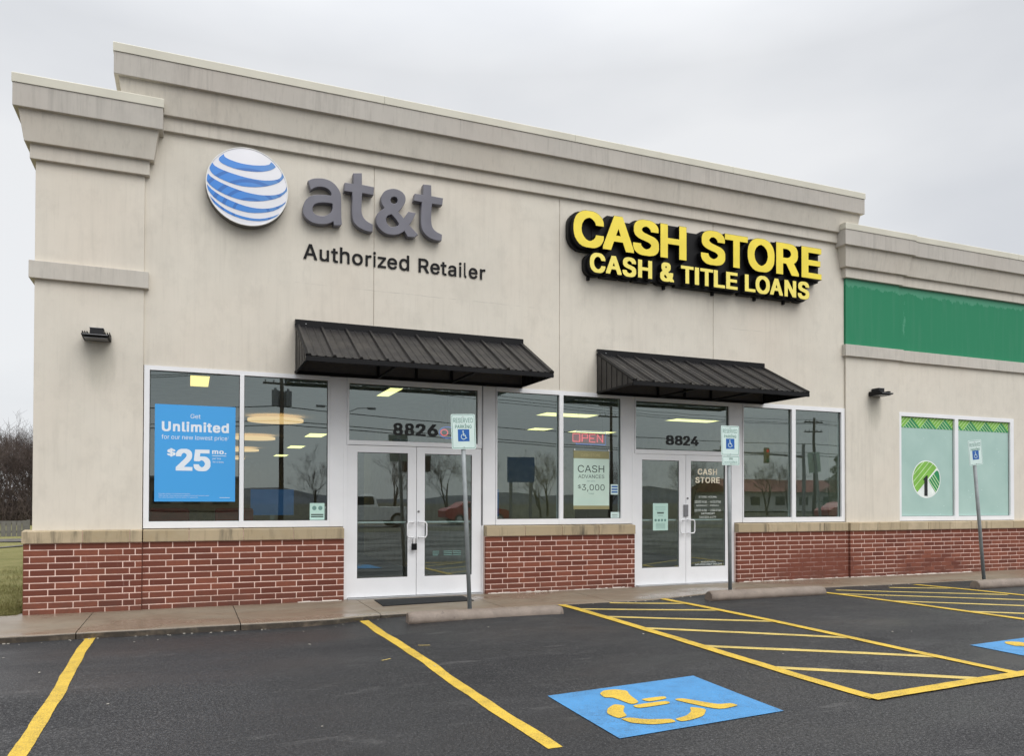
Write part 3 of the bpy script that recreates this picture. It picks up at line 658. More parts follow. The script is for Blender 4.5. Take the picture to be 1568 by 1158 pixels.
GLYPHS = {
' ': (94, ''),
'!': (98, '47,-2 56,-2 62,2 68,8 72,16 72,25 68,33 62,40 52,43 42,42 34,38 29,32 26,23 27,14 31,6 37,1|33,80 64,80 66,254 32,254'),
'$': (223, '101,-38 122,-38 122,-4 142,-2 158,3 170,9 183,19 198,40 204,62 204,78 202,90 195,103 187,113 171,125 159,131 122,142 122,228 140,225 158,213 166,202 168,189 200,189 200,198 196,212 187,228 175,239 152,252 122,258 122,292 101,292 101,258 79,253 68,249 48,236 32,217 28,203 26,192 28,170 38,150 47,141 62,131 77,124 101,118 101,25 82,29 68,38 61,44 55,54 52,68 19,68 20,58 24,43 32,28 43,17 58,7 70,2 101,-4|123,25 122,111 125,111 155,99 168,88 172,77 172,62 168,49 156,37 142,29|100,148 83,154 68,163 62,171 58,182 58,198 65,211 77,221 98,228 101,228'),
'&': (224, '88,-3 108,-3 127,0 151,10 163,21 167,19 182,0 218,0 183,42 192,57 200,76 204,112 174,112 172,89 168,75 163,67 110,132 112,135 139,155 153,172 161,189 162,210 155,229 146,241 129,252 109,257 91,257 71,252 55,242 45,229 38,211 38,194 39,183 48,162 68,138 34,110 23,95 18,78 17,66 19,48 25,33 33,22 46,11 56,5 69,0|89,23 75,27 63,33 53,45 48,61 49,75 56,89 68,102 85,115 88,113 146,44 138,36 122,28 105,23|92,155 78,171 72,182 68,194 69,208 75,220 87,228 99,231 112,229 122,224 129,214 131,208 130,192 126,184 115,172'),
',': (94, '19,-60 42,-60 68,36 33,35'),
'-': (227, '57,94 168,94 168,122 57,122'),
'.': (94, '45,-2 54,-2 62,2 68,8 71,18 70,28 67,34 59,41 52,43 43,43 35,40 28,32 25,26 25,15 28,8 37,0'),
'0': (227, '104,-3 122,-3 144,2 161,11 174,23 187,42 195,64 202,109 202,144 199,172 192,198 183,218 172,232 161,243 147,252 124,258 102,258 87,254 71,247 54,232 43,218 34,198 28,173 24,147 26,91 32,63 42,39 52,23 66,11 82,2|106,25 96,28 85,33 72,47 65,61 58,82 56,98 55,148 61,182 68,199 74,210 82,219 95,227 103,229 118,230 132,227 145,218 152,210 162,193 168,175 171,155 172,108 165,70 152,43 135,29 122,25'),
'1': (227, '38,0 196,0 196,28 138,28 138,254 98,254 43,214 44,179 106,224 106,28 38,28'),
'2': (227, '32,0 195,0 195,28 77,28 77,31 82,38 139,95 163,122 179,145 188,163 191,189 189,202 185,215 176,230 165,241 145,252 124,258 101,258 80,252 58,239 45,225 38,212 34,199 32,181 63,181 64,192 68,206 81,221 89,226 100,229 117,230 128,228 142,222 155,208 160,193 160,178 156,163 141,140 32,24'),
'3': (227, '98,-3 128,-2 147,2 161,9 178,23 188,36 192,47 197,67 196,85 192,100 181,118 168,131 148,141 128,145 111,145 186,229 186,254 35,254 35,226 144,226 142,222 78,150 78,124 115,123 131,120 147,112 155,103 161,93 164,82 164,62 161,52 155,42 144,33 131,28 118,25 94,26 74,33 64,42 58,52 55,66 22,66 27,42 34,29 46,17 71,2'),
'4': (227, '141,0 172,0 172,52 207,52 207,82 172,82 172,159 141,159 141,82 54,82 155,253 123,254 22,83 20,80 20,52 141,52'),
'5': (227, '100,-3 127,-2 145,2 159,10 178,27 187,41 192,56 196,80 195,95 189,118 180,134 169,147 149,160 130,166 106,167 83,161 67,151 75,226 183,226 183,254 48,254 33,127 65,123 72,129 88,136 100,138 122,138 134,133 143,128 154,116 162,97 164,85 163,69 156,49 141,33 123,26 102,25 92,28 80,33 66,48 61,65 30,65 34,42 41,30 52,17 72,4'),
'6': (227, '103,-3 133,-2 147,2 162,11 182,32 188,44 192,58 194,91 191,107 183,123 168,141 150,152 130,157 108,157 98,154 88,148 161,254 125,253 55,150 42,125 34,103 32,88 32,65 36,51 45,32 57,18 70,8 87,0|108,24 87,31 72,44 66,57 63,66 62,87 69,108 83,124 101,132 121,132 140,126 156,110 163,89 163,68 156,48 144,34 137,29 125,25'),
'7': (227, '48,0 83,1 195,222 195,254 31,254 31,226 162,226'),
'8': (227, '102,-3 137,-2 154,3 168,10 176,16 189,30 195,40 200,57 199,83 190,105 175,122 164,128 150,132 172,144 179,152 187,166 191,182 191,198 188,212 178,229 163,243 148,252 125,258 91,256 76,251 62,243 44,224 38,209 35,196 37,174 43,158 58,142 77,132 64,129 53,123 41,112 35,103 28,88 26,74 27,55 30,43 42,24 58,11 77,2|102,25 89,28 77,33 65,44 60,53 58,65 60,86 66,97 76,107 90,114 104,118 122,118 138,113 154,103 165,88 168,76 168,63 166,53 158,41 143,30 126,25|105,145 87,151 74,162 67,179 68,200 77,217 90,226 106,230 129,228 146,220 156,208 160,188 158,175 152,162 141,152 122,145'),
'9': (227, '66,0 101,0 168,98 182,125 191,147 194,162 194,186 188,211 181,223 165,241 157,247 138,255 125,258 102,258 86,254 71,248 60,240 47,226 34,199 32,168 35,149 42,132 58,113 75,103 98,98 122,98 138,106|108,122 87,128 74,139 65,157 62,182 66,198 72,210 81,219 98,228 121,230 138,224 148,218 155,208 163,186 163,165 156,144 146,132 128,123'),
':': (94, '45,-2 54,-2 62,2 68,8 71,18 70,28 67,34 59,41 52,43 43,43 35,40 28,32 25,26 25,15 28,8 37,0|47,135 57,137 63,141 68,146 71,156 70,165 67,172 61,178 52,181 42,181 36,178 29,172 25,163 25,152 28,145 37,138'),
'A': (240, '8,0 43,1 67,71 172,71 197,1 232,0 138,254 100,253|78,99 78,102 93,144 120,228 137,170 162,99'),
'B': (228, '30,0 135,0 149,2 166,6 182,14 193,23 200,32 206,45 209,62 208,82 204,97 198,108 185,121 172,128 158,131 158,133 176,141 188,152 197,167 199,180 198,200 194,214 183,232 168,244 152,251 133,254 30,254|63,28 62,115 140,114 160,105 173,89 178,76 177,58 172,47 160,36 148,31 130,28|63,142 62,226 135,225 151,219 161,210 168,195 168,177 162,162 150,151 138,145 124,142'),
'C': (255, '122,-3 145,-3 161,-1 182,7 197,15 215,32 223,43 232,62 237,79 204,80 198,61 183,43 166,32 144,27 118,28 95,36 85,42 73,54 65,67 56,89 52,107 52,138 53,153 58,171 68,193 78,205 92,217 105,223 122,228 146,228 158,225 176,217 191,203 201,187 204,174 237,174 231,196 225,208 216,222 202,235 179,249 165,254 147,258 121,258 102,254 77,243 62,233 47,217 32,191 26,174 21,148 20,117 23,90 32,63 42,43 62,22 78,10 100,1'),
'D': (251, '30,0 121,0 148,4 168,11 182,19 201,35 212,51 221,68 229,99 231,116 229,156 223,181 212,204 201,220 182,236 159,248 134,253 30,254|63,28 62,226 121,226 138,223 152,218 167,210 178,199 186,188 195,167 199,144 199,111 197,95 191,77 182,60 170,48 147,34 116,28'),
'E': (209, '30,0 188,0 188,28 62,28 62,114 178,114 178,142 62,142 62,226 186,226 186,254 30,254'),
'F': (205, '30,0 62,0 62,111 173,111 173,139 62,139 62,226 184,226 184,254 30,254'),
'G': (260, '123,-3 146,-3 168,1 192,11 206,21 221,38 230,53 237,73 239,92 239,128 142,128 142,99 208,99 207,86 202,70 191,50 175,37 151,28 124,27 100,33 84,43 74,53 65,67 56,89 52,107 52,138 53,153 58,171 67,191 75,202 94,218 121,228 145,228 157,225 172,218 189,203 197,192 204,174 237,174 232,195 225,208 205,232 178,249 161,255 146,258 120,258 102,254 78,244 59,231 43,212 33,195 26,175 21,148 20,117 24,86 34,58 46,38 63,20 77,11 100,1'),
'H': (258, '30,0 62,0 62,116 196,116 196,0 228,0 228,254 196,254 196,144 62,144 62,254 30,254'),
'I': (136, '40,0 86,0 86,364 40,364'),
'K': (233, '30,0 62,0 62,84 98,122 102,118 186,0 224,0 122,143 223,254 181,254 85,150 62,121 62,254 30,254'),
'L': (196, '30,0 181,0 181,28 62,28 62,254 30,254'),
'M': (314, '30,0 61,0 60,216 84,147 142,0 171,0 231,152 252,218 252,0 284,0 284,254 238,254 176,94 158,38 141,89 77,253 30,254'),
'N': (262, '30,0 62,0 62,166 60,214 96,152 192,1 232,0 232,254 199,254 199,77 201,41 174,88 69,253 30,254'),
'O': (267, '122,-3 144,-3 164,0 190,11 204,21 222,41 236,65 243,90 246,106 247,138 243,164 236,189 226,208 217,221 204,233 192,242 168,253 146,258 121,258 102,254 78,244 61,232 45,214 32,191 26,174 21,148 20,117 23,90 32,63 43,42 60,23 74,12 100,1|124,27 106,31 88,40 73,54 65,67 59,79 53,101 52,116 52,147 60,178 68,193 80,208 92,217 108,224 122,228 145,228 166,222 180,213 192,202 202,187 208,176 213,154 215,140 214,106 210,86 204,71 197,58 186,46 175,38 156,29 143,27'),
'P': (222, '30,0 62,0 62,92 120,92 148,96 162,101 173,108 183,116 192,128 198,139 203,157 204,185 202,195 198,208 191,222 178,237 169,242 152,250 131,254 30,254|63,121 62,226 132,225 151,218 162,209 167,202 171,190 172,169 168,150 164,142 155,132 141,124 129,122'),
'R': (224, '30,0 62,0 62,99 123,99 175,2 177,0 213,0 157,104 172,111 189,126 198,139 204,162 204,189 199,209 189,227 179,237 169,243 151,251 132,254 30,254|63,128 62,226 133,225 146,222 162,211 171,193 172,168 166,148 157,138 146,132 127,128'),
'S': (223, '98,-4 138,-2 152,1 170,9 183,19 196,35 202,49 204,62 204,78 200,94 192,107 181,118 151,134 104,147 83,154 68,163 59,176 58,193 60,202 65,211 74,219 85,225 103,229 128,228 150,220 163,207 168,197 168,189 200,189 200,198 196,212 187,228 175,239 152,252 127,258 89,256 77,252 58,243 48,236 35,221 28,203 26,192 26,180 30,162 38,150 47,141 62,131 77,124 147,103 161,95 171,82 172,62 166,47 151,33 125,25 99,25 75,32 68,38 58,49 53,59 52,68 19,68 20,58 24,43 32,28 43,17 58,7 70,2'),
'T': (224, '97,0 128,0 128,226 208,226 208,254 16,254 16,226 97,226'),
'U': (259, '120,-4 152,-2 182,8 198,18 210,30 221,48 228,75 228,254 197,254 197,87 193,67 186,52 174,39 158,30 139,26 120,26 99,31 82,42 68,59 62,78 62,254 30,254 30,78 34,57 45,35 67,13 95,0'),
'V': (240, '102,0 139,0 232,254 197,253 148,115 121,28 98,98 43,252 42,254 8,254'),
'W': (343, '78,0 116,1 161,167 171,218 183,162 228,0 265,0 335,254 302,254 301,252 257,81 247,32 232,97 190,254 152,253 113,105 97,32 88,76 42,254 8,254'),
'Y': (236, '102,0 134,0 134,105 228,254 190,254 139,172 118,132 105,158 47,253 8,254 102,105'),
'a': (195, '70,-4 90,-4 108,0 123,9 130,16 136,26 138,26 138,0 168,0 168,135 167,146 163,157 156,169 144,180 123,189 92,192 73,190 56,184 41,175 31,165 21,148 21,145 50,137 55,147 64,156 77,162 87,165 108,165 118,162 128,156 137,141 138,122 133,118 120,113 81,109 53,103 32,92 24,85 18,75 16,66 15,48 17,38 24,21 40,6 50,1|81,22 64,26 50,37 46,48 46,58 50,68 60,77 73,82 116,88 138,94 138,62 135,52 128,41 121,33 108,26'),
'b': (212, '107,-4 133,-2 152,5 162,12 173,22 181,33 190,54 195,82 195,108 190,134 181,155 163,176 148,186 128,192 109,192 91,189 74,179 63,167 60,160 57,160 57,254 27,254 27,0 56,0 56,29 59,29 72,12 80,5 89,0|105,23 90,27 80,32 71,42 65,51 58,75 57,108 62,132 69,145 78,154 95,163 116,165 134,160 142,154 152,142 162,120 164,87 161,66 157,54 149,42 140,32 130,27 117,23'),
'c': (198, '96,-4 123,-2 149,8 168,24 174,32 182,51 152,58 149,49 137,33 125,27 112,23 95,23 82,27 72,32 59,48 54,58 49,76 49,112 52,126 58,139 64,148 75,158 92,164 116,164 127,161 139,152 147,143 152,131 181,138 170,162 154,178 129,189 108,192 90,192 71,187 58,180 46,171 35,158 25,140 18,109 18,78 21,60 27,44 37,28 48,15 60,7 80,-2'),
'd': (212, '90,-4 112,-3 128,2 145,17 153,29 157,29 157,0 186,0 186,254 155,254 155,160 152,160 140,178 123,188 102,192 80,191 65,186 49,176 36,162 23,138 18,117 17,94 19,67 27,42 38,23 53,9 68,1|97,23 82,27 73,32 65,39 58,50 49,76 48,107 54,132 62,147 72,156 87,163 108,165 129,158 139,150 146,141 154,118 156,84 151,59 141,41 132,32 122,27 108,23'),
'e': (202, '98,-4 127,-2 152,7 171,22 177,31 182,46 152,52 146,39 139,32 127,26 116,23 96,23 85,26 71,33 58,47 51,63 48,85 186,85 183,126 177,147 169,160 160,171 144,182 128,189 108,192 89,192 70,187 56,179 40,165 32,153 21,128 17,94 18,72 22,54 31,36 39,24 52,12 68,2|49,111 50,124 60,145 73,158 95,165 115,164 132,157 147,140 154,116 154,111'),
'f': (127, '40,0 71,0 71,163 114,163 114,190 71,190 72,220 76,229 86,236 107,237 114,234 122,260 117,262 102,265 87,265 78,263 62,257 50,247 42,233 40,220 40,190 3,190 3,163 40,163'),
'g': (213, '89,-75 123,-74 148,-68 161,-60 172,-49 182,-32 186,-17 186,190 157,190 157,159 153,159 146,172 138,180 122,189 103,192 85,192 74,189 58,182 48,175 36,162 24,140 18,112 17,95 19,68 28,42 36,31 48,18 65,8 82,3 113,3 127,8 135,12 143,20 152,34 156,34 156,-9 154,-18 148,-31 134,-42 115,-48 83,-47 65,-38 57,-29 52,-21 25,-34 32,-47 52,-63 74,-72|102,29 80,33 69,40 62,48 53,62 50,74 48,108 55,134 62,147 71,155 84,162 108,165 118,163 131,158 142,148 147,140 155,116 156,82 149,58 142,47 136,40 118,31'),
'h': (205, '27,0 57,0 57,119 58,130 63,142 75,156 95,164 115,164 123,162 133,156 142,146 146,137 148,120 148,0 178,0 178,132 173,155 167,168 155,180 142,188 118,192 98,191 80,184 67,173 57,158 57,254 27,254'),
'i': (83, '27,0 57,0 57,190 27,190|37,222 48,222 55,225 62,235 63,245 60,253 48,262 32,260 23,252 21,247 21,237 23,231 30,224'),
'j': (83, '-5,-72 15,-71 34,-64 48,-52 56,-32 57,190 27,190 26,-24 22,-33 15,-41 7,-43 -5,-43|36,222 50,222 56,226 62,233 63,240 62,250 56,258 50,261 33,261 25,255 21,248 22,232 27,227'),
'l': (95, '59,-1 86,0 90,1 90,5 85,28 80,26 66,27 60,31 58,37 57,254 27,254 27,32 34,12 42,5'),
'm': (305, '27,0 57,0 58,131 61,142 67,151 79,161 92,165 108,165 120,161 130,152 136,142 137,0 168,0 168,134 172,146 182,158 201,165 218,165 228,162 237,157 244,148 248,137 248,0 278,0 278,138 273,159 267,171 255,182 242,189 222,193 206,192 188,187 176,179 164,167 158,155 152,170 140,184 124,192 106,193 88,189 76,182 66,173 56,156 56,190 27,190'),
'n': (205, '27,0 57,0 57,119 58,130 63,142 75,156 95,164 115,164 123,162 133,156 142,146 146,137 148,120 148,0 178,0 178,139 169,163 155,180 142,188 127,192 110,192 98,191 85,187 72,178 63,169 56,157 56,190 27,190'),
'o': (208, '96,-4 128,-2 149,8 158,14 172,28 182,48 188,67 191,90 190,110 187,128 178,149 168,165 155,177 139,186 122,191 108,192 90,192 71,187 58,180 46,171 35,158 25,140 18,109 18,78 21,60 27,44 37,28 48,15 60,7 80,-2|96,23 76,30 59,48 54,58 49,76 48,105 55,132 62,144 72,155 88,163 110,165 130,159 148,141 153,131 158,113 159,80 152,55 146,43 138,35 120,25'),
'p': (212, '27,-72 57,-72 57,29 59,29 68,17 84,2 101,-3 122,-4 142,0 162,12 176,26 187,45 192,60 195,82 195,108 192,128 187,143 173,166 163,176 148,186 128,192 109,192 97,191 82,185 74,179 61,162 56,160 56,190 27,190|105,23 90,27 80,32 71,42 65,51 58,75 57,108 62,132 69,145 78,154 95,163 116,165 134,160 142,154 152,142 162,120 164,87 161,66 157,54 149,42 140,32 130,27 117,23'),
'r': (130, '27,0 57,0 57,123 59,135 65,146 72,153 82,159 94,162 116,162 122,161 122,192 101,192 86,189 75,183 65,174 58,161 56,161 56,190 27,190'),
's': (182, '82,-4 100,-4 117,-2 139,8 148,14 158,26 164,39 166,49 165,63 162,74 157,82 146,92 122,103 71,116 63,120 55,131 54,142 59,153 68,161 83,166 104,166 117,162 128,151 134,138 162,145 155,162 143,177 131,185 108,192 79,192 52,183 43,178 32,167 26,154 23,143 23,131 27,118 32,108 41,99 52,92 67,87 116,75 124,71 132,61 134,48 128,36 115,27 97,22 78,23 64,28 54,37 47,53 18,48 23,29 37,12 55,2'),
't': (114, '72,-2 97,-2 105,0 107,2 101,27 92,25 75,26 70,28 64,37 63,163 102,163 102,190 63,190 63,236 32,236 32,190 3,190 3,163 32,163 33,33 39,18 49,8 62,1'),
'u': (205, '82,-2 105,-2 127,7 139,18 148,33 149,0 178,0 178,190 148,190 148,72 146,58 141,46 132,36 120,28 106,25 89,26 76,31 65,41 61,48 57,66 57,190 27,190 27,56 29,42 35,28 48,12 62,2'),
'v': (195, '81,0 113,0 186,190 152,190 111,76 98,30 86,70 42,190 8,190'),
'w': (284, '68,0 100,1 129,102 142,153 183,2 184,0 215,0 272,190 240,190 239,188 210,83 199,35 198,36 183,99 158,190 126,190 96,82 86,35 84,35 73,84 44,189 12,190'),
'x': (189, '11,0 46,0 80,51 94,78 110,50 143,0 178,0 112,95 176,190 141,190 112,148 96,117 50,190 14,190 78,97'),
'y': (195, '37,-72 53,-72 72,-68 82,-61 96,-43 186,190 152,190 111,76 98,30 86,70 42,190 8,190 81,2 81,-3 73,-24 68,-35 62,-40 51,-45 30,-44 24,-70'),
'z': (190, '21,0 169,0 169,28 63,28 64,32 167,165 167,190 24,190 24,162 127,162 127,159 21,23'),
}
GLYPHS_BOLD = {
'$': (223, '85,-48 138,-48 138,-14 168,-9 191,2 203,13 212,25 219,46 219,93 216,104 208,117 197,128 187,135 167,144 138,152 138,206 148,197 152,187 152,179 216,179 216,208 214,215 205,234 188,252 163,263 138,268 138,302 85,302 85,268 61,262 36,249 19,231 11,209 10,170 14,152 19,143 31,131 46,121 61,114 85,108 85,48 73,59 69,69 68,78 3,78 3,53 6,41 17,18 34,2 59,-10 85,-14|139,47 138,89 152,78 156,70 150,57|85,173 79,178 75,186 76,192 84,204'),
'&': (224, '72,-13 124,-13 142,-10 158,-3 161,-3 166,-10 234,-10 233,12 207,43 213,58 218,78 220,122 158,122 157,104 136,129 137,132 145,137 161,151 174,172 178,184 178,220 174,232 164,248 152,258 135,265 125,267 75,267 55,262 36,248 29,239 23,225 22,214 23,173 30,157 42,139 18,120 10,109 4,98 1,77 2,41 9,23 18,12 27,3 46,-8|97,35 79,43 72,50 66,62 66,68 70,77 82,90 85,88 120,46 110,39|96,180 88,192 86,201 91,210 98,216 102,217 109,211 113,204 113,201 108,191'),
'.': (94, '29,-12 66,-12 76,-9 82,-4 87,8 87,32 84,42 78,49 68,53 28,53 14,46 9,36 9,5 12,-2 18,-8'),
'2': (227, '16,-10 211,-10 211,38 110,38 179,112 195,135 203,153 207,172 207,199 204,216 198,232 192,240 172,257 161,262 140,268 79,267 64,262 51,256 42,249 28,232 18,209 17,171 79,171 81,187 87,200 97,211 110,218 122,214 135,204 141,195 143,183 137,167 121,145 16,34'),
'4': (227, '125,-10 188,-10 188,42 222,42 222,92 188,92 188,169 128,169 171,243 171,264 108,264 106,262 4,90 4,42 125,42|82,92 82,95 125,165 125,92'),
'5': (227, '84,-13 136,-13 161,-8 175,0 193,17 206,38 211,58 211,105 205,128 199,139 189,152 170,168 150,175 140,177 87,176 91,216 199,216 199,264 32,264 18,138 18,117 41,113 81,113 96,123 109,127 122,121 136,109 143,97 148,82 144,68 137,54 125,43 113,38 108,38 100,41 85,53 78,66 77,75 14,75 16,40 28,17 37,7 52,-4 70,-11'),
'6': (227, '88,-13 138,-13 162,-8 178,1 192,15 200,26 208,44 210,57 210,101 205,122 196,138 184,151 166,162 146,167 123,167 177,243 177,264 110,264 39,160 26,135 19,117 16,98 16,62 20,41 27,26 38,10 54,-2 71,-10|112,37 100,42 88,54 81,69 79,82 82,93 92,108 103,117 111,120 116,120 130,112 138,102 144,92 148,78 144,66 136,52 125,42'),
'8': (227, '86,-13 140,-13 170,-7 188,3 202,17 211,30 215,42 216,88 214,97 204,118 191,132 187,133 198,148 205,163 207,172 207,208 204,220 194,239 182,251 164,262 151,266 141,268 85,268 60,261 43,251 32,240 23,224 20,212 19,174 21,164 28,148 39,133 34,131 22,118 12,98 10,84 12,41 16,29 22,18 37,4 61,-8|112,36 102,38 86,48 79,57 74,70 80,84 92,97 106,104 115,106 129,100 142,90 149,78 152,68 147,57 140,48 128,40|113,157 98,164 88,174 83,186 85,195 92,207 101,213 112,218 130,210 138,202 142,191 142,182 136,172 125,162'),
'A': (240, '-8,-10 58,-10 82,61 157,61 182,-10 248,-10 248,11 154,264 84,263 -7,14|101,109 102,116 120,166 139,109'),
'C': (255, '107,-13 161,-13 180,-10 198,-3 219,10 231,22 242,38 250,58 252,69 252,90 188,90 182,71 168,53 150,42 138,38 130,38 118,42 101,52 87,68 75,89 71,102 68,127 73,161 82,179 93,195 105,205 121,213 135,217 151,212 162,205 175,193 181,185 188,164 252,164 252,185 250,196 245,210 237,225 214,248 195,259 181,264 162,268 105,268 74,260 53,248 35,232 22,214 10,184 4,148 4,107 8,80 16,53 32,27 53,6 77,-7'),
'E': (209, '14,-10 203,-10 203,38 78,38 78,104 193,104 193,152 78,152 78,216 202,216 202,264 14,264'),
'H': (258, '14,-10 78,-10 78,106 180,106 180,-10 244,-10 244,264 180,264 180,154 78,154 78,264 14,264'),
'I': (168, '40,0 118,0 118,364 40,364'),
'L': (196, '14,-10 197,-10 197,38 78,38 78,264 14,264'),
'N': (262, '14,-10 78,-10 78,146 178,-10 248,-10 248,264 183,264 183,108 84,264 14,264'),
'O': (267, '107,-13 168,-12 190,-7 206,1 220,11 238,31 252,55 257,70 262,107 262,148 259,174 252,199 238,223 220,243 202,256 183,263 162,268 105,268 87,264 72,259 53,248 36,232 22,212 10,184 4,148 4,107 8,80 16,53 32,27 53,6 77,-7|131,38 107,48 87,68 77,85 72,99 68,128 71,152 76,168 88,189 108,207 123,214 134,217 159,207 168,200 179,188 187,177 194,158 199,124 192,91 178,65 159,48 140,39'),
'R': (224, '14,-10 78,-10 78,89 108,88 161,-10 229,-10 229,12 182,98 196,107 209,122 217,138 221,162 220,199 215,219 205,237 192,249 177,258 148,264 14,264|79,138 78,216 112,216 122,214 137,208 146,201 153,188 156,172 150,158 141,148 130,142 118,138'),
'S': (223, '82,-14 142,-14 174,-7 191,2 203,13 212,25 218,39 220,52 219,93 213,109 204,122 187,135 175,141 99,164 84,173 75,186 78,196 87,207 101,215 116,218 134,210 142,203 150,192 152,179 216,179 216,208 212,222 205,234 188,252 172,260 158,265 142,268 84,268 61,262 46,256 32,246 19,231 12,213 10,202 10,170 12,160 19,143 31,131 46,121 61,114 131,93 145,85 152,78 156,70 150,57 140,47 126,39 110,36 91,42 77,54 71,64 68,78 3,78 3,53 6,41 13,23 20,14 34,2 46,-5 59,-10'),
'T': (224, '81,-10 144,-10 144,216 224,216 224,264 0,264 0,216 81,216'),
'U': (259, '104,-14 155,-14 172,-12 189,-7 213,8 226,20 234,32 240,46 244,65 244,264 181,264 181,97 179,83 176,72 168,58 151,44 133,38 126,38 115,41 98,52 84,69 79,84 78,264 14,264 14,68 18,47 29,25 51,3 79,-10'),
'd': (212, '74,-14 122,-14 139,-9 202,-10 202,264 139,264 139,198 118,202 78,202 61,200 44,193 33,186 22,175 11,156 3,132 1,105 2,68 8,41 20,17 34,2 52,-9|102,36 86,44 76,56 68,75 64,97 70,122 78,137 92,149 104,152 120,143 130,131 138,112 140,94 136,72 129,57 117,42 107,37'),
'e': (202, '82,-14 131,-14 147,-12 161,-7 175,2 187,12 198,34 198,56 172,62 137,62 132,52 123,42 108,35 101,36 82,47 74,57 68,68 67,75 202,75 201,125 197,146 192,157 185,170 176,181 160,192 143,199 123,202 82,202 54,197 40,189 24,175 16,163 5,138 1,104 2,68 7,44 15,26 23,14 42,-2 62,-11|69,121 76,135 89,148 100,152 108,152 117,147 127,137 134,122 134,121'),
'i': (83, '11,-10 72,-10 72,200 11,200|21,212 63,212 71,215 76,220 79,228 79,255 76,263 72,268 63,272 21,272 13,268 8,262 5,257 5,227 8,221 14,214'),
'l': (95, '43,-11 97,-11 106,-9 106,15 101,38 79,38 73,47 72,264 11,264 11,22 18,2 27,-5'),
'm': (305, '11,-10 72,-10 73,121 77,132 82,141 91,148 99,152 104,151 114,142 121,128 121,-10 183,-10 183,119 187,132 192,141 198,148 208,152 216,150 226,142 232,127 232,-10 294,-10 294,148 289,169 282,181 268,194 253,201 238,203 190,202 172,197 162,189 149,198 129,203 90,203 74,199 11,200'),
'n': (205, '11,-10 72,-10 73,116 77,128 82,138 91,146 104,152 114,148 122,141 128,131 132,119 132,-10 194,-10 194,142 188,167 182,178 171,190 158,198 134,202 94,202 82,201 73,198 72,198 72,200 11,200'),
'o': (208, '80,-14 128,-14 153,-8 170,1 184,14 192,26 201,44 206,68 207,108 204,131 199,148 187,171 175,183 162,192 145,199 124,202 83,202 69,201 51,195 36,186 26,177 15,162 7,143 2,119 1,83 3,58 11,34 21,18 37,2 54,-8|104,35 92,40 78,52 70,68 64,92 67,110 74,129 88,145 102,152 114,149 128,137 138,121 143,98 140,74 133,58 122,45'),
't': (114, '57,-12 112,-12 122,-9 122,12 117,37 89,37 82,42 79,50 79,153 118,153 118,200 79,200 79,246 17,246 17,200 -12,200 -12,153 17,153 18,23 23,8 33,-2 46,-9'),
}

def sstep(v):
    v = min(1, max(0, v)); return v * v * (3 - 2 * v)
def zlot(x, y):
    """height of the asphalt: lower by the kerb on the left, flush with the walk at the doors"""
    z = -.11 + .065 * sstep((x - 1) / 3) * (1 - sstep((-y - 2) / 5))
    return z + .004 * math.sin(x * 1.3) * math.sin(y * .9)

# ============================================================ THE SETTING
g = MB().box(-900, 900, -900, 900, -1.2, -.30)
build('ground', g, plain('winter_field', (.075, .07, .05), .95, 0, .2, .25, .05), label='wide grassy ground reaching the horizon', kind='structure')
# lawn behind and left of the building, gently level with the walk
mb = MB()
def grid(mb, xs, ys, zf, mi=0):
    k = len(mb.v); n = len(xs)
    for y in ys:
        for x in xs: mb.v.append((x, y, zf(x, y)))
    for j in range(len(ys) - 1):
        for i in range(n - 1):
            a = k + j * n + i; mb.face((a, a + 1, a + n + 1, a + n), mi)
def frange(a, b, s):
    o = []; x = a
    while x < b - 1e-6: o.append(round(x, 4)); x += s
    return o + [b]
grid(mb, frange(-90, -12, 3) + frange(-11.7, -1.8, .3), frange(-.08, 30, .3) + frange(33, 120, 3),
     lambda x, y: -.055 - .05 * sstep(y / 12) + .012 * math.sin(x * 3.1) * math.sin(y * 2.3) * sstep(y) - (.012 if x > -1.95 else 0))
build('lawn', mb, M['grass'], label='rough winter lawn left of the building', kind='structure', smooth=True)
mb = MB()
for i in range(26000):
    y = -.05 + (random.random() ** 2) * 9; x = -1.93 - random.random() ** 1.5 * (1.2 + y * .6)
    h = random.uniform(.02, .06); a = random.random() * PI; w = .0035
    z = -.06 - .05 * sstep(y / 12)
    dx, dy = math.cos(a) * w, math.sin(a) * w
    lx, ly = random.uniform(-.03, .03), random.uniform(-.03, .03)
    mb.face((len(mb.v), len(mb.v) + 1, len(mb.v) + 2)); mb.v += [(x - dx, y - dy, z), (x + dx, y + dy, z), (x + lx, y + ly, z + h)]
o = link('grass_blades', mb.mesh('grass_blades', M['grass'], fix=False)); tag(o, 'short green grass beside the brick pier', 'grass', kind='stuff')
# far drive and walk across the lawn
build('driveway', MB().poly([(-60, 20.8, -.078), (-2.2, 20.8, -.078), (-2.2, 23.2, -.078), (-60, 23.2, -.078)]), M['concrete'], label='pale drive crossing behind the lawn', kind='structure')
build('footpath', MB().poly([(-9, 16.2, -.078), (-5.35, 16.6, -.078), (-4.55, 18.4, -.078), (-4.6, 19.2, -.078), (-5.4, 17.3, -.078), (-9, 16.9, -.078)]), M['concrete'], label='narrow concrete path over the lawn', kind='structure')

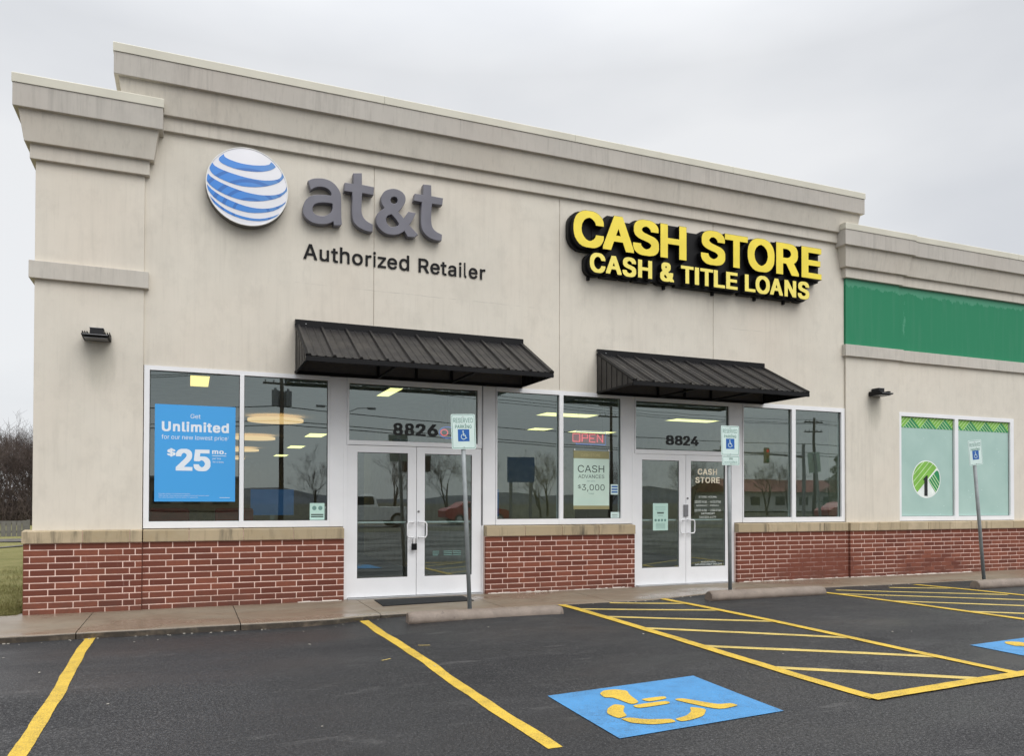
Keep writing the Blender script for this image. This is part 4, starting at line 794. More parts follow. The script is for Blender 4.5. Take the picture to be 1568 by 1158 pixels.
mb = MB()
grid(mb, frange(-40, -9, 1.5) + frange(-8, 24, .25) + frange(25, 64, 1.5), frange(-26, -13, 1.) + frange(-12.5, -1.0, .25), zlot)
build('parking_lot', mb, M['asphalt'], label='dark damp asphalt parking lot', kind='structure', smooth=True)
build('verge', MB().box(-200, 300, -32, -26.02, -.6, -.10), plain('dry_verge', (.09, .085, .055), .9), label='grass verge along the road', kind='structure')
build('road', MB().box(-300, 400, -48, -32.02, -.6, -.14), M['road'], label='wide road across the lot', kind='structure')
for yy in (-39.7, -40.2):
    box('road_line', -300, 400, yy - .06, yy + .06, -.139, -.134, M['line'], label='yellow centre line of the road', kind='structure')
mb = MB(); n = 60; ring = []
for i in range(n + 1):
    x = -700 + 1500 * i / n
    h = 9 + 5 * math.sin(i * .31) + 4 * math.sin(i * .83 + 1) + 1.5 * math.sin(i * 2.1)
    ring.append((x, max(3, h)))
for (x0, h0), (x1, h1) in zip(ring, ring[1:]):
    mb.poly([(x0, -560, -1), (x1, -560, -1), (x1, -700, h1), (x0, -700, h0)])
    mb.poly([(x0, -700, h0), (x1, -700, h1), (x1, -820, -1), (x0, -820, -1)])
build('hills', mb, M['hill'], label='low wooded hills beyond the road', kind='structure')

# ---------------- sidewalk: kerb and slabs
EDGE = [(-14, -1.765), (1.6, -1.765), (2.15, -1.60), (6.2, -1.57), (7.5, -1.22), (10.3, -1.22), (14.2, -1.36), (30, -1.5)]
def edge(x):
    for (a, ya), (b, yb) in zip(EDGE, EDGE[1:]):
        if a <= x <= b: return ya + (yb - ya) * (x - a) / (b - a)
    return -1.5
sw = empty('sidewalk', (0, 0, 0), label='damp brown concrete sidewalk along the shopfront', kind='structure')
joints = [-14 + .25] + [-1.09 + 1.65 * k for k in range(-7, 19)]
for a, b in zip(joints, joints[1:]):
    xs = [a + .005] + [x for x in frange(a, b, .15)[1:-1]] + [b - .005]
    mb = MB(); nz = -.035
    top = []; bot = []
    for x in xs:
        e = edge(x) + .006 * math.sin(x * 5.1) + .004 * math.sin(x * 13.7)
        back = .12 if x > -1.9 else -.10
        top.append([(x, back, nz), (x, e + .018, nz), (x, e + .006, nz - .004), (x, e, nz - .016), (x, e - .004 + .012 * random.random(), -.3)])
    for p, q in zip(top, top[1:]):
        for i in range(4): mb.poly([p[i], q[i], q[i + 1], p[i + 1]])
    for side in (top[0], top[-1]): mb.poly(side + [(side[0][0], side[0][1], -.3)])
    build('slab', mb, M['concrete'], sw)
bed = MB().box(-14, 30, -1.15, .1, -.32, -.045)
build('joint_bed', bed, plain('joint_dirt', (.03, .028, .025), .95), sw)

# ============================================================ BUILDINGS
B1 = empty('corner_store_building', (5.4, 0, 0), label='beige stucco corner shop building with raised parapet and brick base', cat='building')
B2 = empty('shop_wing_building', (14, 0, 0), label='lower shop wing with green painted wall band on the right', cat='building')
B1.location = (0, 0, 0); B2.location = (0, 0, 0)

# main wall: four panels parted by control joints
for a, b in ((-.55, 2.451), (2.459, 5.430), (5.438, 8.388), (8.396, 11.365)):
    box('stucco_panel', a, b, 0, .14, 3.127, 6.215, M['stucco'], B1, bevel=.003)
box('wall_core', -.54, 11.36, .012, .30, 3.13, 6.8, M['moulding'], B1)
box('parapet_wall', -.66, 11.42, .02, 1.0, 6.22, 7.05, M['stucco'], B1)
def cornice(x0, x1, yf, yb, z0, parent, name='cornice'):
    prof = [(z0 - .01, -.02), (z0, 0), (z0, .057), (z0 + .185, .057), (z0 + .185, .11), (z0 + .555, .165), (z0 + .555, .217), (z0 + .845, .217)]
    mb = MB()
    for i, (z, o) in enumerate(prof):
        mb.v += [(x0 - o, yf - o, z), (x1 + o, yf - o, z), (x1 + o, yb + o, z), (x0 - o, yb + o, z)]
    for i in range(len(prof) - 1):
        for j in range(4):
            a = i * 4 + j; b = i * 4 + (j + 1) % 4
            mb.face((a, b, b + 4, a + 4), 1 if i == 6 else 0)
    mb.face((3, 2, 1, 0)); e = (len(prof) - 1) * 4; mb.face((e, e + 1, e + 2, e + 3))
    return build(name, mb, [M['moulding'], M['stucco_dirty']], parent, bevel=.006)
def coping(x0, x1, yf, yb, z0, parent, joints):
    """folded metal cap in lengths, proud of the fascia, with a drip edge; z0 as for the cornice"""
    za, zb = z0 + .838, z0 + .955
    xs = [x0 - .228] + joints + [x1 + .228]
    for a, b in zip(xs, xs[1:]):
        mb = MB()
        mb.prism([(yf - .228, za), (yf - .228, zb - .012), (yf - .215, zb), (yb + .215, zb), (yb + .228, zb - .012), (yb + .228, za), (yb + .221, za), (yb + .221, z0 + .846), (yf - .221, z0 + .846), (yf - .221, za)],
                 a + .002, b - .002, 'x')
        build('coping', mb, M['coping'], parent)
cornice(-.69, 11.45, 0, .8, 6.205, B1)
coping(-.69, 11.45, 0, .8, 6.205, B1, [2.55, 5.596, 8.64])
# left pier (its cornice runs back along the side wall)
box('pier', -1.775, -.55, -.03, .40, .985, 5.58, M['stucco'], B1, bevel=.004)
box('side_wall', -1.772, -1.60, .40, 24, -.1, 5.58, M['stucco'], B1)
cornice(-1.775, -.55, -.03, 23.8, 5.575, B1)
coping(-1.775, -.55, -.03, 23.8, 5.575, B1, [])
def belt(x0, x1, yf, yb, parent, o=.057, za=4.105, zb=4.322):
    mb = MB().box(x0 - o, x1 + o, yf - o, yb, za, zb)
    return build('belt_course', mb, M['belt'], parent, bevel=.006)
belt(-1.775, -.55, -.03, .39, B1)
box('roof', -1.6, 11.3, .3, 24, 5.55, 5.70, M['room_ceiling'], B1)
box('rear_wall', -1.6, 22, 23.85, 24.1, -.1, 5.56, M['stucco'], B1)

# right pier + wing
box('pier', 11.372, 12.73, -.04, .40, .985, 5.58, M['stucco'], B2, bevel=.004)
cornice(11.372, 12.73, -.04, .8, 5.575, B2)
coping(11.372, 12.73, -.04, .8, 5.575, B2, [])
belt(11.372, 12.73, -.04, .39, B2)
box('wall_panel', 12.732, 22, 0, .3, 3.127, 5.58, M['stucco'], B2)
box('wall_panel', 16.03, 22, 0, .3, .985, 3.126, M['stucco'], B2)
cornice(12.73, 22, 0, .8, 5.576, B2)
coping(12.73, 22, 0, .8, 5.576, B2, [15.9, 19])
mb = MB().box(12.80, 22.05, -.057, .2, 4.105, 4.322)
build('belt_course', mb, M['belt'], B2, bevel=.006)
box('green_band', 11.369, 12.734, -.043, .39, 4.323, 5.573, M['green'], B2)
box('green_band', 12.736, 22, -.003, .1, 4.323, 5.573, M['green'], B2)
box('roof', 11.5, 22, .3, 24, 5.55, 5.70, M['room_ceiling'], B2)
box('side_wall', 22, 22.2, 0, 24, -.1, 6.3, M['stucco'], B2)

# ---------------- brick base
BR = {}
def brick_mesh(L):
    k = round(L, 3)
    if k not in BR:
        BR[k] = MB().box(0, L, 0, .05, 0, BH).mesh('brick', M['brick'])
    return BR[k]
CH = .0805; TOP = .8345; BH = .0685
def base(x0, x1, yf, parent, limit, fa=.082, fb=.276, extra_b=()):
    """mortar core with bricks standing 4 mm proud; running bond shifted .215 on alternate rows"""
    n = 0; extra = MB()
    box('mortar_bed', x0 + .004, x1 - .004, yf + .003, .2, -.3, TOP, M['mortar'], parent)
    rows = []
    for c in range(11):
        z1 = TOP - .007 - c * CH; z0 = z1 - BH
        s = fa if c % 2 == 0 else fb
        xs = [x0] + [x for x in [s + x0 - .274 + .2745 * k for k in range(60)] if x0 + .045 < x < x1 - .045] + [x1]
        if c % 2: xs = sorted(xs + list(extra_b))
        for a, b in zip(xs, xs[1:]):
            la = a + (.0058 if a > x0 else 0); lb = b - (.0058 if b < x1 else 0)
            rows.append((la, z0, lb - la))
    rows.sort(key=lambda r: r[0])
    for i, (a, z, L) in enumerate(rows):
        yy = yf + random.uniform(-.0012, .0012); zz = z + random.uniform(-.001, .001)
        if i < limit:
            o = bpy.data.objects.new('brick', brick_mesh(L)); COL.objects.link(o); o.parent = parent
            o.location = (a, yy, zz)
        else:
            extra.box(a, a + L, yy, yy + .05, zz, zz + BH)
    if extra.v:
        o = build('brick_rows', extra, M['brick'], parent); o['kind'] = 'stuff'
    return min(len(rows), limit)
left = 300
left -= base(-1.85, -.545, -.12, B1, left, .065, .262, (-.622,))
left -= base(-.541, 2.03, -.09, B1, left)
left -= base(4.16, 6.765, -.09, B1, left, .275, .081)
left -= base(8.83, 11.374, -.09, B1, left, .267, .067)
lw = 300
lw -= base(11.378, 12.80, -.13, B2, lw, .072, .275)
lw -= base(12.804, 17.2, -.09, B2, lw, .16, .24)
base(17.204, 22, -.09, B2, 0)
# side face of the left pier
side = MB()
for c in range(11):
    z1 = TOP - .006 - c * CH
    y = -.115
    for k in range(12):
        L = .29 if k or c % 2 == 0 else .14
        side.box(-1.854, -1.82, y, y + L, z1 - .0705, z1); y += L + .01
o = build('brick_return', side, M['brick'], B1); o['kind'] = 'stuff'
box('mortar_bed', -1.848, -1.78, -.10, 3.4, -.3, TOP, M['mortar'], B1)
# irregular white caulk left along the foot of the wall
def caulk(x0, x1, yf, parent):
    mb = MB(); x = x0
    while x < x1:
        L = random.uniform(.03, .12); h = random.choice((.004, .006, .01, .016))
        mb.box(x, min(x1, x + L), yf - random.uniform(.006, .022), yf + .02, -.05, -.035 + h); x += L
    build('caulk_bead', mb, M['seal'], parent)
caulk(8.86, 11.37, -.09, B1); caulk(11.38, 14.6, -.13, B2); caulk(1.4, 2.0, -.09, B1); caulk(4.2, 6.7, -.088, B1)

SIL = []
def sills(xs, yf, parent, dip=0):
    box('sill_bed', xs[0] + .01, xs[-1] - .01, yf + .012, .02, .84, .978, M['mortar'], parent)
    for a, b in zip(xs, xs[1:]):
        mb = MB().prism([(yf, .8365), (yf, .982), (.06, 1.0), (.06, .8365)], a + .0035, b - .0035, 'x')
        build('sill_stone', mb, M['sill'], parent, bevel=.004)
sills([-1.872, -1.214, -.684, -.542], -.15, B1)
sills([-.538, .012, .687, 1.34, 2.03], -.12, B1)
sills([4.16, 4.80, 5.43, 6.09, 6.765], -.12, B1)
sills([8.83, 9.49, 10.117, 10.771, 11.345], -.12, B1)
sills([11.352, 11.562, 12.08, 12.60, 12.82], -.16, B2)
sills([12.824, 13.4, 14.0, 14.6, 15.18, 15.85, 16.5, 17.15, 17.8, 18.5, 19.2, 20, 21, 22], -.12, B2)

# ---------------- window, transom and door framing
FY0, FY1 = -.012, .10
def window(x0, x1, z0, z1, panes, parent, zg0, zg1, name='window', sub=True):
    """panes: list of (xa, xb) glass openings"""
    mb = MB()
    mb.box(x0, panes[0][0], FY0, FY1, z0, z1); mb.box(panes[-1][1], x1, FY0, FY1, z0, z1)
    mb.box(panes[0][0], panes[-1][1], FY0, FY1, z0, zg0); mb.box(panes[0][0], panes[-1][1], FY0, FY1, zg1, z1)
    fr = build(name, mb, M['alu'], parent)
    for (a, b), (c, d) in zip(panes, panes[1:]):
        box('mullion', b, c, FY0 - .003, FY1, zg0, zg1, M['alu'], fr)
        box('mullion_base', b - .004, c + .004, FY0 - .006, FY0 - .001, z0 + .002, zg0, M['alu'], fr)
    for a, b in panes:
        box('pane', a + .002, b - .002, .035, .041, zg0 + .002, zg1 - .002, M['glass'], fr)
        k = MB().box(a, a + .008, .026, .034, zg0, zg1).box(b - .008, b, .026, .034, zg0, zg1).box(a + .008, b - .008, .026, .034, zg1 - .008, zg1).box(a + .008, b - .008, .026, .034, zg0, zg0 + .006)
        build('gasket', k, M['alu_dark'], fr)
    return fr
WA = window(-.54, 1.835, 1.004, 3.125, [(-.475, .635), (.690, 1.812)], B1, 1.092, 3.068)
WB = window(4.355, 6.580, 1.004, 3.125, [(4.375, 5.430), (5.500, 6.555)], B1, 1.092, 3.058)
WC = window(9.012, 11.366, 1.004, 3.125, [(9.035, 10.108), (10.195, 11.285)], B1, 1.092, 3.050)
WD = window(12.735, 16.028, 1.004, 3.125, [(12.812, 14.276), (14.376, 15.920)], B2, 1.092, 3.050)
for a, b, zb in ((1.837, 2.078, 1.003), (4.142, 4.353, 1.003), (6.582, 6.813, 1.003), (8.792, 9.010, 1.003)):
    mb = MB().box(a, b, -.002, .09, zb, 3.125)
    build('pillar_cladding', mb, M['alu'], B1, bevel=.004)
T1 = window(2.080, 4.120, 2.172, 3.125, [(2.110, 4.058)], B1, 2.236, 3.052, 'transom_window')
T2 = window(6.815, 8.790, 2.166, 3.125, [(6.835, 8.722)], B1, 2.236, 3.040, 'transom_window')
for a, b in ((2.032, 2.088), (4.122, 4.158), (6.767, 6.836), (8.774, 8.828)):
    box('door_jamb', a, b, -.008 if b - a > .04 else .0, .10, -.035, 1.0015 if a in (4.122,) else 2.170, M['alu'], B1)
box('jamb_trim', 4.124, 4.140, -.014, -.009, 1.0, 3.12, M['grey_lock'], B1)
box('threshold', 2.09, 4.12, -.10, .10, -.045, -.018, M['steel'], B1)
box('threshold', 6.84, 8.77, -.10, .10, -.045, -.022, M['steel'], B1)

def door(x0, x1, gx0, gx1, side, z0=-.012, z1=2.165, gz0=.258, gz1=2.068):
    mb = MB()
    mb.box(x0, gx0, .0, .045, z0, z1); mb.box(gx1, x1, .0, .045, z0, z1)
    mb.box(gx0, gx1, .0, .045, z0, gz0); mb.box(gx0, gx1, .0, .045, gz1, z1)
    d = build('door', mb, M['alu'], B1)
    box('pane', gx0 + .002, gx1 - .002, .022, .028, gz0 + .002, gz1 - .002, M['glass'], d)
    k = MB().box(gx0, gx0 + .007, .012, .021, gz0, gz1).box(gx1 - .007, gx1, .012, .021, gz0, gz1).box(gx0 + .007, gx1 - .007, .012, .021, gz1 - .007, gz1).box(gx0 + .007, gx1 - .007, .012, .021, gz0, gz0 + .006)
    build('gasket', k, M['alu_dark'], d)
    box('push_bar', gx0 + .01, gx1 - .01, .075, .095, 1.045, 1.068, M['alu'], d)
    box('push_bar_bracket', gx0 - .03, gx0 + .012, .046, .095, 1.03, 1.08, M['alu'], d)
    # D shaped pull: standoff ends on the meeting stile, grip over the glass edge
    xs = (x1 - .045) if side > 0 else (x0 + .03)
    xg = gx1 + .01 if side > 0 else gx0 + .03
    xg = xs - .10 if side > 0 else xs + .105
    zs, zt = .835, 1.058
    r = .03
    pts = [(xs, .002, zt), (xs, -.045, zt), (xs + (xg - xs) * .5, -.055, zt), (xg + (r if side > 0 else -r) * .6, -.057, zt), (xg, -.058, zt - r)]
    pts2 = pts + [(xg, -.058, zs + r)] + [(a, b, zs + (zt - c)) for a, b, c in reversed(pts[:-1])]
    build('handle', MB().tube(pts2, .0115, 8), M['alu'], d, smooth=True)
    return d
DA = door(2.090, 3.100, 2.232, 2.972, 1)
DB = door(3.108, 4.118, 3.230, 3.968, -1)
DC = door(6.840, 7.822, 6.960, 7.688, 1, z0=-.018, gz0=.262, gz1=2.064)
DD = door(7.830, 8.770, 7.928, 8.642, -1, z0=-.018, gz0=.256, gz1=2.064)
for d, x, z in ((DB, 3.135, 1.212), (DD, 7.86, 1.425)):
    mb = MB(); mb.tube([(x, .002, z), (x, -.008, z)], .017, 14)
    build('lock_cylinder', mb, M['grey_lock'], d)
    build('keyway', MB().box(x - .002, x + .002, -.0095, -.008, z - .008, z + .008), M['black'], d)
box('lock_guard', 7.775, 7.862, -.022, -.001, 1.115, 1.318, M['grey_lock'], DC, bevel=.004)
# black reader box above the first door, seen through the glass
box('door_closer', 2.76, 3.02, .05, .09, 2.238, 2.275, M['black'], T1)

# house numbers on the transoms
for body, boxes, tw, z0, z1 in (('8826', ((2.757, 2.904), (2.930, 3.074), (3.094, 3.250), (3.277, 3.438)), T1, 2.330, 2.512),
                                ('8824', ((7.448, 7.610), (7.628, 7.784), (7.794, 7.937), (7.950, 8.113)), T2, 2.328, 2.492)):
    for ch, (a, b) in zip(body, boxes):
        fit_text(ch, a, b, z0, z1, .034, .031, M['number'], 'digit', tw, bold=.045)

# lettering on the pay-loan shop door
def door_text(body, x0, x1, z0, z1, m, bold=.0, y=.019):
    return fit_text(body, x0, x1, z0, z1, y + .002, y, M[m], 'lettering', DD, bold=bold, flat=True)
door_text('CASH', 8.082, 8.484, 1.832, 1.937, 'cream', .03)
door_text('STORE', 8.034, 8.542, 1.690, 1.793, 'cream', .03)
door_text('STORE HOURS', 8.102, 8.473, 1.436, 1.467, 'white_print', .02)
door_text('10:00 A.M. - 6:00 P.M.', 8.019, 8.569, 1.347, 1.388, 'white_print', .02)
door_text('MONDAY - FRIDAY', 8.06, 8.526, 1.289, 1.326, 'white_print', .02)
door_text('10:00 A.M. - 2:00 P.M.', 8.014, 8.569, 1.199, 1.240, 'white_print', .02)
door_text('SATURDAY', 8.15, 8.44, 1.148, 1.183, 'white_print', .02)
door_text('540.536.6179', 8.117, 8.457, 1.086, 1.121, 'white_print', .02)
door_text('NO SOLICITATION', 8.154, 8.45, .318, .348, 'white_print', .02)
door_text('EMPLOYEES CANNOT OPEN SAFE', 8.028, 8.583, .274, .304, 'white_print', .02)
# small print on the first shop's right door
for i, z in enumerate((.612, .585, .558)):
    for a, b in ((3.36, 3.46), (3.53, 3.66), (3.68, 3.80)):
        if i == 2 and a < 3.4: b = 3.44
        box('opening_times', a, b, .0195, .0205, z, z + .011, M['ink_mid'], DB)

# film, border and emblem on the wing's window
for a, b in ((12.812, 14.276), (14.376, 15.920)):
    box('frosted_film', a + .004, b - .004, .030, .0335, 1.097, 3.044, M['film'], WD)
LG, DG, PL = [], [], []
def border(x0, x1, tops):
    za, zb = 2.832, 3.043
    conv = [(x0, za), (x1, za), (x1, zb), (x0, zb)]
    LG.append(conv)
    for c in tops:
        tri = [(c, zb - .01), (c - .228, za), (c + .228, za)]
        t = clip(tri, conv)
        if len(t) > 2: DG.append(t)
        # pale stripes: leaning right-down inside the dark triangle, left-down across the light ones
        for k in range(-1, 5):
            s = c - .228 + k * .095
            w = .014
            q = [(s + .0, za), (s + w, za), (s + w + .228 * -1 + .228, za)]
        for k in range(1, 5):
            t0 = k / 5
            bx_, bz_ = c + .228 * (1 - t0) * 1 - .0, za
            # line parallel to the right side of the triangle, starting on its left side
            lx, lz = c - .228 * t0, zb - .01 - (zb - .01 - za) * t0
            ex, ez = lx + .228 * (1 - t0), za
            q = clip([(lx - .002, lz), (lx + .016, lz), (ex + .016, ez), (ex - .002, ez)], conv)
            if len(q) > 2: PL.append(q)
        # light triangle to the right of this one: lines parallel to the dark triangle's left side
        c2 = c + .228
        for k in range(0, 6):
            t0 = k / 5
            tx, tz = c2 + .228 * (2 * t0 - 1), zb
            px_ = (tx - (c2 - .0)) / .228
            # go down-left until meeting the dark triangle's right side
            L = (1 + px_) / 2
            ex, ez = tx - .228 * L, zb - (zb - za) * L
            q = clip([(tx - .012, tz), (tx + .004, tz), (ex + .004, ez), (ex - .012, ez)], conv)
            if len(q) > 2: PL.append(q)
border(12.818, 14.270, [12.672, 13.129, 13.586, 14.045, 14.50])
border(14.382, 15.914, [14.325, 14.782, 15.236, 15.694, 16.15])
plate_xz(LG, .0285, M['leaf_green'], 'border_strip', WD)
plate_xz(DG, .0270, M['deep_green'], 'border_triangles', WD)
link_ = plate_xz(PL, .0255, M['pale_line'], 'border_lines', WD); link_['kind'] = 'stuff'
ell = [(13.53 + .39 * math.cos(a * PI / 24), 1.825 + .375 * math.sin(a * PI / 24)) for a in range(48)]
ell2 = [(13.53 + .368 * math.cos(a * PI / 24), 1.825 + .353 * math.sin(a * PI / 24)) for a in range(48)]
plate_xz([ell], .0285, M['white_print'], 'emblem_disc', WD)
lt = clip([(12.9, 1.22), (13.955, 2.19), (13.9, 2.5), (12.9, 2.5)], ell2)
dk = clip([(13.579, 1.80), (13.80, 2.0), (14.1, 1.98), (14.1, 1.23), (13.763, 1.577)][::-1], ell2)
plate_xz([lt], .0270, M['leaf_green'], 'emblem_light', WD)
plate_xz([dk], .0270, M['deep_green'], 'emblem_dark', WD)
ln = []
for k in range(1, 6):
    o_ = k * .098
    ln.append(clip([(12.9, 1.25 + o_ * 1.35), (13.9, 2.17 + o_ * 1.35), (13.9, 2.19 + o_ * 1.35), (12.9, 1.27 + o_ * 1.35)], lt))
for k in range(0, 5):
    o_ = k * .092 - .05
    ln.append(clip([(13.5, 1.86 + o_), (14.0, 1.28 + o_), (14.0, 1.305 + o_), (13.5, 1.885 + o_)], dk))
ln = [clip(p, ell2) for p in ln if len(p) > 2]
plate_xz(ln, .0255, M['pale_line'], 'emblem_lines', WD)
plate_xz([[(13.468, 1.494), (13.556, 1.494), (13.558, 1.907), (13.51, 1.892), (13.442, 1.828), (13.442, 1.80), (13.468, 1.815)]], .0240, M['number'], 'emblem_numeral', WD)

# ---------------- interiors
def room(x0, x1, wall, parent):
    box('shop_floor', x0, x1, .12, 23.8, -.05, -.01, M['room_floor'], parent)
    box('shop_ceiling', x0, x1, .31, 23.8, 3.13, 3.2, M['room_ceiling'], parent)
    box('shop_back_wall', x0, x1, 23.6, 23.84, -.01, 3.13, wall, parent)
room(-1.595, 11.37, M['room_wall'], B1)
room(11.47, 22, M['room_wall'], B2)
box('partition', 11.38, 11.46, .42, 23.6, -.01, 5.5, M['room_wall'], B2)
box('partition', 4.20, 4.30, .45, 9.0, -.01, 3.13, M['room_wall'], B1)
box('partition', 7.2, 11.37, 8.0, 8.1, -.01, 3.13, M['room_wall'], B1)
box('side_lining', -1.599, -1.56, .12, 23.6, -.01, 3.13, M['room_wall'], B1)

def lightp(x, y, w, d, m, lab, grp):
    t = empty('ceiling_light', (x, y, 3.13), label=lab, cat='light', group=grp)
    mb = MB(); f = .03
    mb.box(-w / 2 - f, w / 2 + f, -d / 2 - f, -d / 2, -.03, 0); mb.box(-w / 2 - f, w / 2 + f, d / 2, d / 2 + f, -.03, 0)
    mb.box(-w / 2 - f, -w / 2, -d / 2, d / 2, -.03, 0); mb.box(w / 2, w / 2 + f, -d / 2, d / 2, -.03, 0)
    build('frame', mb, M['alu'], t)
    box('diffuser', -w / 2, w / 2, -d / 2, d / 2, -.024, -.004, m, t)
g1 = 'rectangular ceiling lights inside the left shop'
lightp(.14, 1.05, .25, 1.1, M['light_warm'], 'small warm lit ceiling panel above the blue window poster', g1)
lightp(2.95, 1.08, .20, 1.0, M['light_lime'], 'lit ceiling panel in the glass over the left double door', g1)
lightp(3.10, 9.9, .45, 1.2, M['light_lime'], 'nearest of the three pale lit panels deep in the second pane of the left shop', g1)
lightp(3.18, 14.7, .45, 1.2, M['light_lime'], 'middle of the three pale lit panels deep in the second pane of the left shop', g1)
lightp(3.25, 19.8, .45, 1.2, M['light_lime'], 'farthest of the three pale lit panels deep in the second pane of the left shop', g1)
g2 = 'rectangular ceiling lights inside the cash shop'
lightp(7.02, 2.9, 1.15, .55, M['light_lime'], 'long lit ceiling panel crossing the mullion above the open sign', g2)
lightp(7.78, 5.9, .5, .55, M['light_lime'], 'small lit ceiling panel seen in the pane left of the open sign', g2)
lightp(9.3, 6.1, 1.15, .5, M['light_lime'], 'lit ceiling panel just right of the open sign', g2)
lightp(9.95, 2.8, 1.1, .45, M['light_lime'], 'lit ceiling panel in the transom above the number 8824', g2)
lightp(6.5, 8.4, 1.15, .5, M['light_lime'], 'lit ceiling panel low in the window left of the open sign', g2)
for i, (x, y, w) in enumerate(((1.67, 5.75, 'nearest'), (1.6, 10.8, 'second'), (1.6, 16.1, 'third'), (1.5, 21.6, 'farthest'))):
    t = empty('disc_light', (x, y, 3.02), label='%s round orange glowing ceiling disc in the left shop' % w, cat='light', group='round ceiling discs inside the left shop')
    build('disc', MB().tube([(0, 0, 0), (0, 0, .05)], .56, 32), M['light_disc'], t)
    build('rod', MB().tube([(0, 0, .05), (0, 0, .11)], .01, 6), M['steel'], t)

# furniture glimpsed through the glass
def counter(x, y, w, m, lab, scr):
    t = empty('display_counter', (x, y, -.01), label=lab, cat='counter')
    box('body', -w / 2, w / 2, -.3, .3, 0, .95, M['room_wall'], t, bevel=.01)
    box('top', -w / 2 - .03, w / 2 + .03, -.33, .33, .952, .99, M['dark_wood'], t)
    box('screen', -w / 2 + .1, w / 2 - .1, -.05, 0, 1.1, 1.6, m, t)
    box('screen_stand', -.04, .04, -.04, .02, .992, 1.1, M['steel'], t)
counter(1.5, 4.6, 1.0, M['display_blue'], 'counter with blue screen behind the left shop glass', 1)
counter(4.95, 2.2, .8, M['display_blue'], 'blue display counter behind the pane left of the open sign', 1)
for x, w in ((-.3, 'left'), (.75, 'right')):
    t = empty('armchair', (x, 3.2, -.01), label='red fabric armchair below the blue poster, the %s one' % w, cat='armchair', group='red armchairs inside the left shop')
    box('seat', -.32, .32, -.3, .3, .15, .45, M['red_fabric'], t, bevel=.04)
    box('backrest', -.32, .32, .18, .34, .452, 1.25, M['red_fabric'], t, bevel=.05)
    for sx in (-1, 1): box('armrest', sx * .38 - .06, sx * .38 + .06, -.3, .3, .1, .66, M['red_fabric'], t, bevel=.03)
    for sx in (-1, 1):
        for sy in (-1, 1): box('leg', sx * .28 - .02, sx * .28 + .02, sy * .24 - .02, sy * .24 + .02, 0, .15, M['dark_wood'], t)
t = empty('cabinet', (7.1, 1.6, -.01), label='tall dark wooden cabinet behind the cash advances poster', cat='cabinet')
box('carcass', -.45, .45, -.25, .25, 0, 2.3, M['dark_wood'], t, bevel=.01)
box('door_panel', -.43, -.01, -.275, -.252, .05, 2.25, M['dark_wood'], t)
box('door_panel', .01, .43, -.275, -.252, .05, 2.25, M['dark_wood'], t)

# ============================================================ SIGNS ON THE WALL
GL = empty('globe_sign', (0, 0, 0), label='round blue and white striped globe sign on the wall', cat='sign')
gc = (.708, 5.592); R_ = .528
mb = MB(); N = 72
def disc_ring(y, r): return [(gc[0] + r * math.cos(2 * PI * i / N), y, gc[1] + r * math.sin(2 * PI * i / N)) for i in range(N)]
rings = [disc_ring(-.01, R_ * .97), disc_ring(-.02, R_), disc_ring(-.145, R_), disc_ring(-.155, R_ - .004), disc_ring(-.155, R_ - .014), disc_ring(-.145, R_ - .016)]
for rg in rings: mb.v += rg
for k in range(len(rings) - 1):
    for i in range(N):
        a = k * N + i; b = k * N + (i + 1) % N
        mb.face((a, b, b + N, a + N), 1 if k in (0, 1) and False else (0 if k >= 2 else 1))
build('cabinet', mb, [M['rim'], plain('globe_can', (.10, .095, .085), .5)], GL)
# slightly domed face
mb = MB(); K = 10
for k in range(K + 1):
    r = (R_ - .015) * k / K
    y = -.149 - .012 * (1 - (k / K) ** 2)
    if k == 0: mb.v.append((gc[0], y, gc[1]))
    else: mb.v += disc_ring(y, r)
for i in range(N): mb.face((0, 1 + i, 1 + (i + 1) % N))
for k in range(1, K):
    for i in range(N):
        a = 1 + (k - 1) * N + i; b = 1 + (k - 1) * N + (i + 1) % N
        mb.face((a, a + N, b + N, b))
build('face', mb, M['white'], GL, smooth=True)
conv = [(gc[0] + (R_ - .016) * math.cos(2 * PI * i / 64), gc[1] + (R_ - .016) * math.sin(2 * PI * i / 64)) for i in range(64)]
def yface(x, z):
    r = math.hypot(x - gc[0], z - gc[1]) / (R_ - .015)
    return -.149 - .012 * (1 - min(1, r) ** 2) - .003
for pl in GLOBE:
    p2 = clip(pl, conv)
    me = MB().poly([(x, 0, z) for x, z in p2]).mesh('stripe', M['gblue'], fix=False)
    bm = bmesh.new(); bm.from_mesh(me)
    bmesh.ops.triangulate(bm, faces=bm.faces)
    bmesh.ops.subdivide_edges(bm, edges=[e for e in bm.edges if e.calc_length() > .12], cuts=3, use_grid_fill=True)
    for v in bm.verts: v.co.y = yface(v.co.x, v.co.z)
    bmesh.ops.triangulate(bm, faces=bm.faces)
    for f in bm.faces:
        f.normal_update()
        if f.normal.y > 0: f.normal_flip()
    bm.to_mesh(me); bm.free()
    link('stripe', me, GL)

